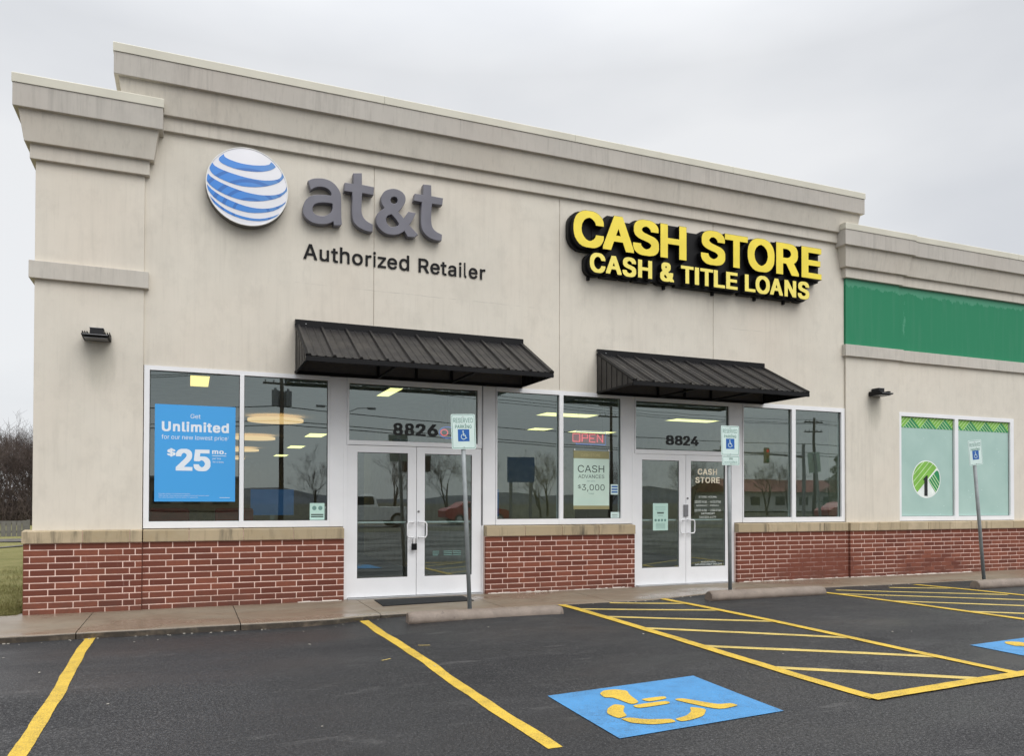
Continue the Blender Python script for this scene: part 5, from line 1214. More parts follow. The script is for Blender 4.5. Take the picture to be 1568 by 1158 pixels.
AT = empty('grey_letter_sign', (0, 0, 0), label='big grey channel letters reading at&t beside the globe', cat='sign')
for lp in (LET_A, LET_T1, LET_AMP, LET_T2):
    outline(lp, -.018, -.13, [M['lgrey'], M['lgrey']], 'letter', AT, bevel=.006)
AR = empty('black_letter_sign', (0, 0, 0), label='thin black lettering reading Authorized Retailer', cat='sign')
xb = [(1.461, 1.651), (1.684, 1.815), (1.845, 1.941), (1.968, 2.104), (2.141, 2.293), (2.333, 2.418), (2.445, 2.481), (2.51, 2.633), (2.652, 2.796), (2.828, 2.977), (3.119, 3.278), (3.301, 3.446), (3.461, 3.553), (3.577, 3.706), (3.750, 3.787), (3.830, 3.866), (3.905, 4.044), (4.086, 4.171)]
zr = {'A': (0, .213), 'u': (-.003, .156), 't': (-.003, .192), 'h': (0, .222), 'o': (-.003, .159), 'r': (0, .158), 'i': (0, .218), 'z': (0, .155), 'e': (-.003, .159), 'd': (-.003, .222), 'R': (0, .205), 'a': (-.003, .158), 'l': (-.002, .222)}
for ch, (a, b) in zip('AuthorizedRetailer', xb):
    z0, z1 = zr[ch]; zb = 4.755
    fit_text(ch, a, b, zb + z0, zb + z1, -.002, -.014, M['lblack'], 'letter', AR, bold=.01)

CS = empty('yellow_letter_sign', (0, 0, 0), label='black backed sign in yellow letters reading CASH STORE CASH & TITLE LOANS', cat='sign')
r1 = [(5.568, 6.108), (6.093, 6.663), (6.649, 7.142), (7.172, 7.682), (7.975, 8.474), (8.469, 8.95), (8.95, 9.533), (9.573, 10.079), (10.145, 10.606)]
r2 = [(5.857, 6.137), (6.148, 6.435), (6.454, 6.707), (6.744, 7.01), (7.167, 7.435), (7.573, 7.823), (7.851, 7.934), (7.96, 8.221), (8.238, 8.468), (8.493, 8.732), (8.89, 9.115), (9.12, 9.428), (9.436, 9.718), (9.756, 10.018), (10.059, 10.32)]
sides = M['black']
for row, body, z0, z1, bold, face in ((r1, 'CASHSTORE', 5.409, 5.969, .048, 'yellow'), (r2, 'CASH&TITLELOANS', 5.025, 5.318, .042, 'yellow_small')):
    for k, (ch, (a, b)) in enumerate(zip(body, row)):
        ov = .012 if ch in 'CSO&' else 0
        yf = -.222 - .0006 * (k % 2)
        # black channel return, then the yellow face inside its black trim edge
        me = fit_text(ch, a - .006, b + .006, z0 - ov - .006, z1 + ov + .006, -.112, yf, [M['black'], M['black']], 'letter_can', CS, bold=bold + .006)
        fit_text(ch, a, b, z0 - ov, z1 + ov, yf - .001, yf - .005, M[face], 'letter', CS, bold=bold)
# contour backing: union of offset letter boxes and bars, stepped so that no faces share a plane
def rbox(x0, x1, z0, z1, r, n=6):
    pts = []
    for cx, cz, a0 in ((x1 - r, z1 - r, 0), (x0 + r, z1 - r, 90), (x0 + r, z0 + r, 180), (x1 - r, z0 + r, 270)):
        for i in range(n + 1):
            a = math.radians(a0 + 90 * i / n); pts.append((cx + r * math.cos(a), cz + r * math.sin(a)))
    return pts
mbb = MB(); yy = -.100
def pad(x0, x1, z0, z1, r):
    global yy
    yy -= .0005
    mbb.prism(rbox(x0, x1, z0, z1, r), -.012 - (yy + .1) * .1, yy, 'y')
m_ = .036
for (ch, (a, b)) in zip('CASHSTORE', r1):
    r = {'C': .24, 'O': .26, 'S': .20}.get(ch, .03)
    if ch == 'A': pad(a + .12, b - .12, 5.409, 5.969 + m_, .03); pad(a - m_ + .02, b + m_ - .02, 5.409 - m_, 5.75, .05); continue
    pad(a - m_, b + m_, 5.409 - m_, 5.969 + m_, r)
for (ch, (a, b)) in zip('CASH&TITLELOANS', r2):
    r = {'C': .14, 'O': .14, 'S': .12, '&': .1}.get(ch, .02)
    pad(a - m_, b + m_, 5.025 - m_, 5.318 + m_, r)
pad(5.95, 10.52, 5.33, 5.93, .02)
pad(6.05, 10.28, 5.02, 5.40, .02)
build('backing', mbb, M['black'], CS)
for x in (5.93, 7.36, 8.35, 9.25, 9.9):
    box('bracket', x - .02, x + .02, -.05, -.001, 4.935, 4.99, M['black'], CS)

# ============================================================ AWNINGS
def awning(x0, x1, zt, zb, label, ribs, posts, parent=None):
    t = empty('awning', ((x0 + x1) / 2, 0, zb), label=label, cat='awning', group='black metal awnings over the double doors')
    cx, cz = (x0 + x1) / 2, zb
    X = lambda v: v - cx
    Z = lambda v: v - cz
    yf = -1.13; zf = zb + .058          # front edge of the sheet
    z1 = zt - .075
    n = ribs
    pitch = (x1 - x0) / n
    # roof sheet: flat pans with small stiffening beads
    prof = []
    for k in range(n):
        a = x0 + k * pitch
        for f, h in ((0, 0), (.30, 0), (.335, .010), (.37, .010), (.405, 0), (.62, 0), (.655, .010), (.69, .010), (.725, 0)):
            prof.append((a + f * pitch, h))
    prof.append((x1, 0))
    L = math.hypot(yf, z1 - zf); ny, nz = (zf - z1) / L, yf / L   # outward normal of the slope
    ny, nz = -(z1 - zf) / L, abs(yf) / L
    mb = MB()
    for x, h in prof:
        mb.v += [(X(x), -.004 + ny * h, Z(z1) + nz * h), (X(x), yf + ny * h, Z(zf) + nz * h)]
        mb.v += [(X(x), -.004 + ny * (h - .006), Z(z1) + nz * (h - .006)), (X(x), yf + ny * (h - .006), Z(zf) + nz * (h - .006))]
    for i in range(len(prof) - 1):
        a = i * 4; b = a + 4
        mb.face((a, a + 1, b + 1, b)); mb.face((a + 2, b + 2, b + 3, a + 3)); mb.face((a + 1, a + 3, b + 3, b + 1))
    build('roof_sheet', mb, M['bronze'], t)
    for k in range(n + 1):
        x = x0 + k * pitch; w = .027
        x = min(max(x, x0 + w), x1 - w)
        mb = MB(); pr = [(-w, .001), (-w * .55, .032), (w * .55, .032), (w, .001)]
        for px_, h in pr:
            mb.v += [(X(x + px_), -.004 + ny * h, Z(z1) + nz * h), (X(x + px_), yf - .006 + ny * h, Z(zf) + nz * h - .004)]
        for i in range(3): mb.face((i * 2, i * 2 + 1, i * 2 + 3, i * 2 + 2))
        mb.face((0, 6, 7, 1)); mb.face((1, 7, 5, 3)); mb.face((0, 2, 4, 6))
        build('rib', mb, M['bronze'], t)
    # wall flashing
    mb = MB().prism([(-.001, Z(zt)), (-.055, Z(zt)), (-.055, Z(zt - .105)), (-.048, Z(zt - .105)), (-.048, Z(zt) - .012), (-.001, Z(zt) - .012)][::-1], X(x0 - .02), X(x1 + .01), 'x')
    build('flashing', mb, M['black'], t)
    # ribbed cheeks
    for s, xx in ((-1, x0 - .012), (1, x1 + .004)):
        mb = MB(); m = 14
        for i in range(m):
            ya, yb = yf * i / m, yf * (i + 1) / m
            def top(y): return z1 + (zf - z1) * (y / yf) - .012
            d = .007 if i % 2 else 0
            mb.prism([(ya, Z(zb)), (yb, Z(zb)), (yb, Z(top(yb))), (ya, Z(top(ya)))], X(xx + d * s), X(xx + .008 + d * s), 'x')
        build('cheek', mb, M['bronze'], t)
        mb = MB().tube([(X(xx + .004), -.01, Z(zb + .012)), (X(xx + .004), yf, Z(zb + .012))], .019, 4)
        mb.tube([(X(xx + .004), -.01, Z(z1 + .004)), (X(xx + .004), yf, Z(zf + .004))], .021, 4)
        build('edge_trim', mb, M['black'], t)
    box('front_trim', X(x0 - .015), X(x1 + .015), yf - .010, yf + .025, Z(zb - .012), Z(zf - .012), M['black'], t, bevel=.003)
    box('wall_rail', X(x0), X(x1), -.035, -.003, Z(zb - .015), Z(zb + .03), M['black'], t)
    for i, px_ in enumerate(posts):
        box('upright', X(px_ - .016), X(px_ + .016), -.036, -.006, Z(zb + .031), Z(z1), M['black'], t)
        if i != 1: box('cross_tube', X(px_ - .014), X(px_ + .014), yf + .026, -.036, Z(zb - .012), Z(zb + .016), M['black'], t)
    box('shaded_wall_sheet', X(x0 + .005), X(x1 - .005), -.0045, -.0015, Z(zb + .031), Z(z1 - .02), M['under'], t)  # sheet over the stucco, the awning's shade put into its colour
    box('screw', X(x0 + .12), X(x0 + .13), -.06, -.055, Z(zt - .06), Z(zt - .05), M['steel'], t)
    return t
awning(1.370, 4.778, 3.885, 3.142, 'black ribbed metal awning over the left double door under Authorized Retailer', 10, (2.521, 3.089, 3.634))
awning(6.118, 9.450, 3.832, 3.118, 'black ribbed metal awning over the right double door under the yellow sign', 10, (7.259, 7.788, 8.328))

# ============================================================ WALL LAMPS
def lamp(x, z, yw, label):
    t = empty('wall_lamp', (x, yw, z), label=label, cat='wall lamp', group='slim black wall lamps on the stucco piers')
    box('mounting_box', -.075, .075, -.17, -.001, .012, .085, M['black_matte'], t, bevel=.006)
    box('mounting_lid', -.08, .08, -.175, -.01, .0865, .096, M['grey_lock'], t, bevel=.003)
    mb = MB(); N_ = 13
    mb.prism([(-.002, .01), (-.002, -.045), (-.05, -.05), (-.30, -.032), (-.31, -.008), (-.20, .01)], -.155, .155, 'x')
    build('body', mb, M['black'], t, bevel=.006)
    for i in range(N_):
        xx = -.15 + .3 * i / (N_ - 1)
        if abs(xx) < .085: continue
        box('cooling_fin', xx - .004, xx + .004, -.24, -.01, .0105, .032, M['black'], t)
    box('edge_strip', -.14, .14, -.3135, -.3105, -.022, -.014, M['grey_lock'], t)
    box('lens', -.13, .13, -.27, -.07, -.052, -.046, M['grey_lock'], t)
lamp(-1.075, 3.43, -.03, 'slim black wall lamp on the left stucco pier')
lamp(12.08, 3.43, -.04, 'slim black wall lamp on the right pier below the green band')

# ============================================================ THINGS ON THE GLASS
def poster(name, x0, x1, z0, z1, m, label, cat, y=.0305):
    t = empty(name, (x0, y, z0), label=label, cat=cat)
    t.location = (0, 0, 0)
    box('sheet', x0, x1, y, y + .0015, z0, z1, m, t)
    return t
def ptext(t, body, x0, x1, z0, z1, m, bold=0., y=.0295, nm='lettering'):
    return fit_text(body, x0, x1, z0, z1, y, y, M[m], nm, t, bold=bold, flat=True)
P1 = poster('window_poster', -.412, .583, 1.353, 2.632, M['poster_blue'], 'large blue poster reading Get Unlimited $25 mo.', 'poster')
ptext(P1, 'Get', .019, .143, 2.458, 2.516, 'poster_white')
ptext(P1, 'Unlimited', -.328, .499, 2.277, 2.411, 'poster_white', .045)
ptext(P1, 'for our new lowest price', -.33, .48, 2.160, 2.235, 'poster_white', -.005)
ptext(P1, '1', .488, .497, 2.205, 2.232, 'poster_white')
ptext(P1, '$', -.262, -.161, 1.945, 2.055, 'poster_white', .04)
ptext(P1, '2', -.157, .047, 1.762, 2.051, 'poster_white', .055)
ptext(P1, '5', .060, .270, 1.758, 2.046, 'poster_white', .055)
ptext(P1, 'mo.', .290, .468, 1.990, 2.040, 'poster_white', .04)
box('rule', .290, .469, .0288, .0298, 1.963, 1.970, M['poster_white'], P1)
ptext(P1, 'per line', .296, .399, 1.912, 1.944, 'poster_white')
ptext(P1, 'for 4 lines', .297, .435, 1.872, 1.898, 'poster_white')
ptext(P1, 'Price after autopay and paperless bill discount', -.36, .02, 1.448, 1.462, 'poster_white', .01)
ptext(P1, 'Within two bills. Taxes and fees extra. Additional charges and restrictions apply.', -.359, .258, 1.424, 1.438, 'poster_white')
ptext(P1, 'See store for details. Service subject to agreement.', -.359, .121, 1.400, 1.413, 'poster_white')
box('rule', .386, .517, .0288, .0298, 1.4035, 1.4085, M['poster_white'], P1)
P2 = poster('window_poster', 5.703, 6.355, 1.242, 2.184, M['paper_pale'], 'pale green poster reading CASH ADVANCES $3,000', 'poster')
box('header_band', 5.703, 6.355, .0285, .0300, 2.062, 2.184, M['gold'], P2)
ptext(P2, 'CASH STORE', 5.835, 6.189, 2.095, 2.14, 'gold_pale', .03, .0275)
ptext(P2, 'CASH', 5.779, 6.262, 1.837, 1.954, 'ink', .005)
ptext(P2, 'ADVANCES', 5.789, 6.262, 1.743, 1.801, 'ink')
ptext(P2, 'Get up to', 5.943, 6.095, 1.682, 1.709, 'ink_mid', .02)
ptext(P2, '$', 5.779, 5.840, 1.572, 1.640, 'ink', .0)
ptext(P2, '3,000', 5.852, 6.270, 1.525, 1.645, 'ink', .01)
ptext(P2, 'Today!', 5.972, 6.073, 1.478, 1.507, 'ink_mid', .02)
for i, (a, b) in enumerate(((5.76, 6.22), (5.80, 6.12), (5.78, 6.25))):
    box('fine_print', a, b, .0285, .0300, 1.40 - i * .03, 1.404 - i * .03, M['paper'], P2)
box('footer_band', 5.703, 6.355, .0285, .0300, 1.242, 1.300, M['gold'], P2)
for x in (5.72, 6.345): build('suction_cup', MB().tube([(x, .0305, 2.2), (x, .020, 2.2)], .012, 12), M['rim'], P2)
P3 = poster('window_sticker', 1.573, 1.776, 1.097, 1.335, M['paper'], 'small pale square sticker low in the left shop window', 'sticker')
for i in range(2): box('print_row', 1.59, 1.76, .0285, .0300, 1.165 - i * .028, 1.181 - i * .028, M['ink'], P3)
for cx in (1.635, 1.718): build('symbol', MB().tube([(cx, .030, 1.265), (cx, .0288, 1.265)], .03, 16), M['ink_mid'], P3)
P4 = poster('door_notice', 7.182, 7.478, .884, 1.340, M['paper'], 'aqua notice sheet taped inside the left leaf of the cash shop door', 'notice', .0170)
for i, (w, h, mm) in enumerate(((.2, .006, 'ink_mid'), (.2, .006, 'ink_mid'), (.14, .006, 'ink_mid'), (.13, .022, 'ink'), (.1, .006, 'ink_mid'))):
    box('print_row', 7.33 - w / 2, 7.33 + w / 2, .0150, .0165, 1.27 - i * .035, 1.27 - i * .035 + h, M[mm], P4)
for k in range(4): build('symbol', MB().tube([(7.235 + k * .062, .0165, 1.055), (7.235 + k * .062, .0152, 1.055)], .022, 14), M['ink_mid'], P4)
for i in range(5): box('print_row', 7.33 - .09, 7.33 + .09, .0150, .0165, .998 - i * .02, 1.003 - i * .02, M['ink_mid'], P4)
P5 = poster('window_sticker', 6.385, 6.522, 1.482, 1.648, M['sign_white'], 'white sticker with blue print right of the cash advances poster', 'sticker')
for i in range(3): box('print_row', 6.40, 6.51, .0285, .0300, 1.60 - i * .045, 1.625 - i * .045, M['sign_blue'], P5)
P6 = poster('window_sticker', 6.385, 6.545, 1.098, 1.195, M['sign_white'], 'small pale sticker in the corner under the cash advances poster', 'sticker')
for i in range(2): box('print_row', 6.41, 6.51, .0285, .0300, 1.15 - i * .03, 1.158 - i * .03, M['ink'], P6)

# open sign: glowing red tube letters in a blue tube frame
OP = empty('open_sign', (0, 0, 0), label='glowing red and blue neon sign reading OPEN', cat='neon sign')
box('panel', 5.72, 6.285, .062, .068, 2.315, 2.475, M['neon_back'], OP)
def neon(name, segs, m, r=.008, y=.05):
    mb = MB()
    for s_ in segs: mb.tube([(a, y, b) for a, b in s_], r, 6)
    build(name, mb, M[m], OP)
neon('frame_tube', [[(5.757, 2.480), (5.757, 2.497), (6.296, 2.497), (6.296, 2.293), (5.757, 2.293), (5.757, 2.31)]], 'neon_blue', .0075)
za, zb, zm = 2.333, 2.457, 2.392
neon('letter', [[(5.70, za), (5.70, zb), (5.825, zb), (5.825, za), (5.70, za)]], 'neon_red')
neon('letter', [[(5.868, za), (5.868, zb), (5.965, zb), (5.965, zm), (5.868, zm)]], 'neon_red')
neon('letter', [[(6.105, zb), (6.005, zb), (6.005, za), (6.105, za)], [(6.005, zm), (6.085, zm)]], 'neon_red')
neon('letter', [[(6.145, za), (6.145, zb), (6.245, za), (6.245, zb)]], 'neon_red')
for x in (5.8, 6.24): build('hanging_wire', MB().tube([(x, .055, 2.497), (x, .055, 3.13)], .0015, 5), M['wire'], OP)

O2 = empty('oval_neon_sign', (0, 0, 0), label='small oval red and blue neon behind the left door transom', cat='neon sign')
mb = MB(); mb.tube([(3.60 + .13 * math.cos(a * PI / 10), .07, 2.40 + .085 * math.sin(a * PI / 10)) for a in range(21)], .008, 6); build('blue_tube', mb, M['neon_blue'], O2)
mb = MB(); mb.tube([(3.55 + .055 * math.cos(a * PI / 8), .07, 2.40 + .045 * math.sin(a * PI / 8)) for a in range(17)], .008, 6); build('red_tube', mb, M['neon_red'], O2)
build('hanging_wire', MB().tube([(3.6, .07, 2.485), (3.6, .07, 3.13)], .0015, 5), M['wire'], O2)

PK = empty('padlock', (3.055, -.06, .80), label='black padlock hanging from the left door handle', cat='padlock')
box('body', -.040, .040, -.016, .014, -.150, -.055, M['black'], PK, bevel=.006)
build('shackle', MB().tube([(-.024, 0, -.056), (-.024, 0, .01), (-.014, 0, .03), (.014, 0, .03), (.024, 0, .01), (.024, 0, -.056)], .006, 8), M['steel'], PK, smooth=True)

DM = link('door_mat', MB().prism([(2.43, -.24), (3.74, -.24), (3.72, -.80), (2.40, -.92)][::-1], -.036, -.024, 'z').mesh('door_mat', M['mat']))
tag(DM, 'flat black rubber mat in front of the left double door', 'door mat')

# ============================================================ PARKING SIGNS
def wheelchair(cx, cz, s, y, m, name, parent):
    """white access symbol, s = height"""
    polys = []
    def disc(x, z, r, n=16): polys.append([(cx + s * (x + r * math.cos(2 * PI * i / n)), cz + s * (z + r * math.sin(2 * PI * i / n))) for i in range(n)])
    def bar(x0, z0, x1, z1, w):
        dx, dz = x1 - x0, z1 - z0; L = math.hypot(dx, dz); nx, nz = -dz / L * w / 2, dx / L * w / 2
        polys.append([(cx + s * a, cz + s * b) for a, b in ((x0 + nx, z0 + nz), (x1 + nx, z1 + nz), (x1 - nx, z1 - nz), (x0 - nx, z0 - nz))])
    disc(-.06, .42, .075)
    bar(-.05, .33, -.03, -.02, .085)
    bar(-.03, -.02, .17, -.02, .08)
    bar(-.04, .14, .13, .14, .06)
    bar(.17, .02, .27, -.30, .08)
    bar(.27, -.30, .36, -.27, .06)
    a0, a1, n = 118, 352, 20
    for i in range(n):
        p, q = math.radians(a0 + (a1 - a0) * i / n), math.radians(a0 + (a1 - a0) * (i + 1) / n)
        c = (-.02, -.15)
        polys.append([(cx + s * (c[0] + r * math.cos(a)), cz + s * (c[1] + r * math.sin(a))) for r, a in ((.30, p), (.30, q), (.235, q), (.235, p))])
    mb = MB()
    for i, p in enumerate(polys): mb.poly([(x, y - .00015 * (i % 7), z) for x, z in p])
    me = mb.mesh(name, m, fix=False)
    bm = bmesh.new(); bm.from_mesh(me)
    for f in bm.faces:
        f.normal_update()
        if f.normal.y > 0: f.normal_flip()
    bm.to_mesh(me); bm.free()
    return link(name, me, parent)
def plate(parent, cx, z0, w, h, texts, icon=None):
    """plate in the sign's own space, z0 = bottom"""
    p = build('sign_plate', MB().prism(rbox(cx - w / 2, cx + w / 2, z0, z0 + h, .022), -.036, -.0325, 'y'), M['sign_white'], parent)
    o_, i_ = rbox(cx - w / 2 + .012, cx + w / 2 - .012, z0 + .012, z0 + h - .012, .018), rbox(cx - w / 2 + .017, cx + w / 2 - .017, z0 + .017, z0 + h - .017, .014)
    mb = MB(); n = len(o_)
    for i in range(n):
        j = (i + 1) % n
        mb.poly([(o_[i][0], -.0368, o_[i][1]), (o_[j][0], -.0368, o_[j][1]), (i_[j][0], -.0368, i_[j][1]), (i_[i][0], -.0368, i_[i][1])])
    link('border', mb.mesh('border', M['sign_green'], fix=False), p)
    for body, a, b, c, d in texts:
        fit_text(body, cx + a, cx + b, z0 + c, z0 + d, -.0372, -.0372, M['sign_green'], 'lettering', p, bold=.01, flat=True)
    if icon:
        iw, iz, ih = icon
        q = build('symbol_panel', MB().box(cx - iw / 2, cx + iw / 2, -.0370, -.0364, z0 + iz, z0 + iz + ih), M['sign_blue'], p)
        wheelchair(cx, z0 + iz + ih * .5, ih * .78, -.0376, M['sign_white'], 'symbol', p)
    for z in (z0 + .025, z0 + h - .03):
        build('bolt', MB().tube([(cx, -.036, z), (cx, -.041, z)], .007, 8), M['steel'], p)
    return p
def parking_sign(x, y, ztop_x, h, label, van=False, zt=2.03, plate_w=.33, plate_h=.45):
    z0 = zlot(x, y) if y < edge(x) else -.035
    t = empty('parking_sign', (x, y, z0), label=label, cat='parking sign', group='reserved parking signs on posts')
    lean = math.atan2(ztop_x - x, zt - z0)
    t.rotation_euler = (0, lean, 0)
    L = (h - z0)
    build('post', MB().tube([(0, 0, -.15), (0, 0, L - .03)], .0285, 14), M['post'], t, smooth=True)
    build('post_collar', MB().tube([(0, 0, -.01), (0, 0, .012)], .042, 14), M['post'], t, smooth=True)
    pz_ = h - plate_h - z0
    plate(t, 0, pz_, plate_w, plate_h, (('RESERVED', -.132, .132, plate_h - .112, plate_h - .050), ('PARKING', -.112, .112, plate_h - .184, plate_h - .122)), (.155, plate_h * .22, .155))
    if van:
        plate(t, .008, pz_ - .150, plate_w - .01, .145, (('VAN', -.035, .035, .083, .117), ('ACCESSIBLE', -.12, .12, .035, .069)))
    return t
parking_sign(3.370, -1.62, 3.275, 2.49, 'leaning reserved parking sign in front of the left double door', zt=2.03)
parking_sign(7.605, -1.46, 7.585, 2.52, 'reserved parking sign with van accessible plate beside the cash shop door', van=True, zt=1.9, plate_w=.335)
parking_sign(12.698, -1.80, 12.47, 2.45, 'tilted reserved parking sign before the frosted shop window', zt=2.02, plate_w=.33, plate_h=.43)

# ============================================================ PARKING STOPS
def stop(x0, x1, y0, y1, label):
    L = math.hypot(x1 - x0, y1 - y0); a = math.atan2(y1 - y0, x1 - x0)
    z = min(zlot(x0, y0), zlot(x1, y1)) - .005
    mb = MB()
    prof = [(0, 0), (-.002, .055), (.02, .105), (.055, .135), (.10, .143), (.145, .135), (.18, .105), (.202, .055), (.20, 0)]
    n = 34
    for i in range(n + 1):
        s_ = L * i / n
        r = 1 - .10 * (1 if i in (0, n) else 0)
        for (py_, pz_) in prof:
            jx = .0025 * math.sin(i * 2.3 + py_ * 40) + .002 * math.sin(i * 5.1)
            mb.v.append((s_ + (.0 if i not in (0, n) else (.006 if i == 0 else -.006)), (py_ - .1) * (r if i in (0, n) else 1) + .1 + jx, pz_ * r + (jx if pz_ > 0 else 0)))
    m = len(prof)
    for i in range(n):
        for j in range(m):
            q = (j + 1) % m
            mb.face((i * m + j, i * m + q, (i + 1) * m + q, (i + 1) * m + j))
    mb.face(range(m)); mb.face(range(n * m, n * m + m))
    me = mb.mesh('parking_stop', M['stop'])
    for p in me.polygons: p.use_smooth = len(p.vertices) == 4
    o = link('parking_stop', me)
    o.location = (x0, y0, z); o.rotation_euler = (0, 0, a)
    tag(o, label, 'parking stop', 'concrete parking stops'); return o
stop(2.39, 4.36, -2.25, -2.37, 'round topped concrete parking stop before the left double door')
stop(6.89, 8.96, -1.98, -2.03, 'round topped concrete parking stop below the van accessible sign')
stop(11.93, 14.0, -2.30, -2.33, 'round topped concrete parking stop before the frosted shop window, cut by the right edge')

# ============================================================ PAINTED MARKINGS
def ribbon(name, a, b, w, m, label, dz=.004, jit=.008, parent=None, w2=None):
    L = math.hypot(b[0] - a[0], b[1] - a[1]); n = max(2, int(L / .06))
    ux, uy = (b[0] - a[0]) / L, (b[1] - a[1]) / L
    ph = [random.random() * 9 for _ in range(4)]
    mb = MB()
    for i in range(n + 1):
        s_ = L * i / n; f = i / n; ww = w + ((w2 or w) - w) * f
        c = jit * 1.1 * (math.sin(s_ * 2.1 + ph[0]) + .5 * math.sin(s_ * 5.3 + ph[1]))
        for sd in (-1, 0, 1):
            o = c + sd * (ww / 2 + jit * .35 * math.sin(s_ * 9 + ph[2 + (sd > 0)]) + random.uniform(-.0018, .0018))
            x, y = a[0] + ux * s_ - uy * o, a[1] + uy * s_ + ux * o
            mb.v.append((x, y, zlot(x, y) + dz))
    for i in range(n):
        for k in (0, 1):
            q = i * 3 + k; mb.face((q, q + 3, q + 4, q + 1))
    me = mb.mesh(name, M[m], fix=False)
    bm = bmesh.new(); bm.from_mesh(me)
    for f in bm.faces:
        f.normal_update()
        if f.normal.z < 0: f.normal_flip()
    bm.to_mesh(me); bm.free()
    o = link(name, me, parent)
    if label: tag(o, label, kind='structure')
    return o
ribbon('stall_line', (-.962, -1.735), (-.865, -7.6), .10, 'line', 'yellow stall line at the left edge of the photo', jit=.006)
ribbon('stall_line', (1.985, -1.68), (2.022, -6.965), .102, 'line', 'yellow stall line ending in front of the left double door', jit=.008)
def zone(tag_, Lp, Rp, front, hatch):
    z = empty('hatched_zone', (0, 0, 0), label=tag_, kind='structure')
    ribbon('edge_line', Lp[0], Lp[1], .122, 'line', None, .008, .004, z)
    ribbon('edge_line', Rp[0], Rp[1], .115, 'line', None, .008, .004, z)
    if front: ribbon('edge_line', front[0], front[1], .125, 'line', None, .012, .004, z)
    for a, b in hatch: ribbon('hatch_line', a, b, .105, 'line_pale', None, .004, .004, z)
H1 = [((5.43, -1.62), (6.40, -2.08)), ((4.74, -2.05), (6.48, -2.80)), ((4.74, -2.76), (6.50, -3.76)), ((4.76, -3.62), (6.52, -4.85)), ((4.77, -4.67), (6.54, -5.86)), ((4.80, -5.70), (6.10, -6.63))]
zone('yellow hatched access aisle between the two blue squares', [(4.69, -1.60), (4.765, -6.80)], [(6.36, -1.46), (6.59, -6.62)], [(4.72, -6.80), (9.6, -6.40)], H1)
H2 = [((a[0] + 4.75, a[1] + .03), (b[0] + 5.05, b[1] + .06)) for a, b in H1]
zone('yellow hatched access aisle at the right edge of the photo', [(9.12, -1.78), (9.80, -6.50)], [(11.50, -1.42), (12.30, -6.40)], None, [((9.58, -1.58), (11.62, -2.98)), ((9.22, -2.0), (11.72, -3.78)), ((9.34, -2.92), (11.85, -4.72)), ((9.50, -4.0), (11.95, -5.7)), ((10.72, -1.59), (11.56, -2.05))])
for a, b in (((2.15, -3.52), (2.26, -3.57)), ((1.65, -4.08), (1.745, -4.03))):
    ribbon('paint_spatter', a, b, .018, 'line_pale', 'small yellow paint streak %s the stall line' % ('right of' if a[0] > 2 else 'left of'), jit=0)
HC = [[(2.91, -5.94), (2.98, -5.87), (3.07, -5.87), (3.13, -5.93), (3.08, -6.04), (3.04, -6.25), (2.97, -6.28), (2.95, -6.06), (2.89, -6.04)],
      [(3.11, -6.19), (3.31, -6.18), (3.29, -6.23), (3.13, -6.26)],
      [(2.96, -6.32), (3.25, -6.30), (3.24, -6.36), (2.96, -6.39)],
      [(3.33, -6.29), (3.40, -6.28), (3.54, -6.53), (3.65, -6.53), (3.66, -6.59), (3.47, -6.63)],
      [(2.85, -6.25), (2.89, -6.30), (2.80, -6.42), (2.77, -6.53), (2.70, -6.56), (2.69, -6.44), (2.76, -6.33)],
      [(2.71, -6.59), (2.77, -6.59), (2.83, -6.66), (2.93, -6.70), (3.01, -6.72), (3.0, -6.78), (2.84, -6.77), (2.73, -6.69)],
      [(3.32, -6.51), (3.38, -6.59), (3.26, -6.72), (3.12, -6.77), (3.05, -6.78), (3.05, -6.73), (3.16, -6.70), (3.26, -6.62)]]
def ground_polys(name, polys, m, dz, parent, dx=0, dy=0):
    mb = MB()
    for p in polys: mb.poly([(x + dx, y + dy, 0) for x, y in p])
    me = mb.mesh(name, m, fix=False)
    bm = bmesh.new(); bm.from_mesh(me)
    bmesh.ops.triangulate(bm, faces=bm.faces)
    for _ in range(3):
        bmesh.ops.subdivide_edges(bm, edges=[e for e in bm.edges if e.calc_length() > .16], cuts=1)
        bmesh.ops.triangulate(bm, faces=bm.faces)
    for v in bm.verts: v.co.z = zlot(v.co.x, v.co.y) + dz
    for f in bm.faces:
        f.normal_update()
        if f.normal.z < 0: f.normal_flip()
    bm.to_mesh(me); bm.free()
    return link(name, me, parent)
def grow(p, d):
    out = []; n = len(p)
    ar = sum(p[i][0] * p[(i + 1) % n][1] - p[(i + 1) % n][0] * p[i][1] for i in range(n))
    sg = 1 if ar > 0 else -1
    for i in range(n):
        a, b, c = p[i - 1], p[i], p[(i + 1) % n]
        e1 = Vector((b[0] - a[0], b[1] - a[1])).normalized(); e2 = Vector((c[0] - b[0], c[1] - b[1])).normalized()
        nn = Vector((e1.y + e2.y, -e1.x - e2.x)) * sg
        nn = nn.normalized() if nn.length > .2 else Vector((e1.y, -e1.x)) * sg
        out.append((b[0] + nn.x * d, b[1] + nn.y * d))
    return out
def chaikin(p):
    """round the corners of a sprayed stencil piece"""
    for q in (.16, .25):
        o = []
        for i in range(len(p)):
            a, b = p[i], p[(i + 1) % len(p)]
            o += [(a[0] + (b[0] - a[0]) * q, a[1] + (b[1] - a[1]) * q), (b[0] + (a[0] - b[0]) * q, b[1] + (a[1] - b[1]) * q)]
        p = o
    return p
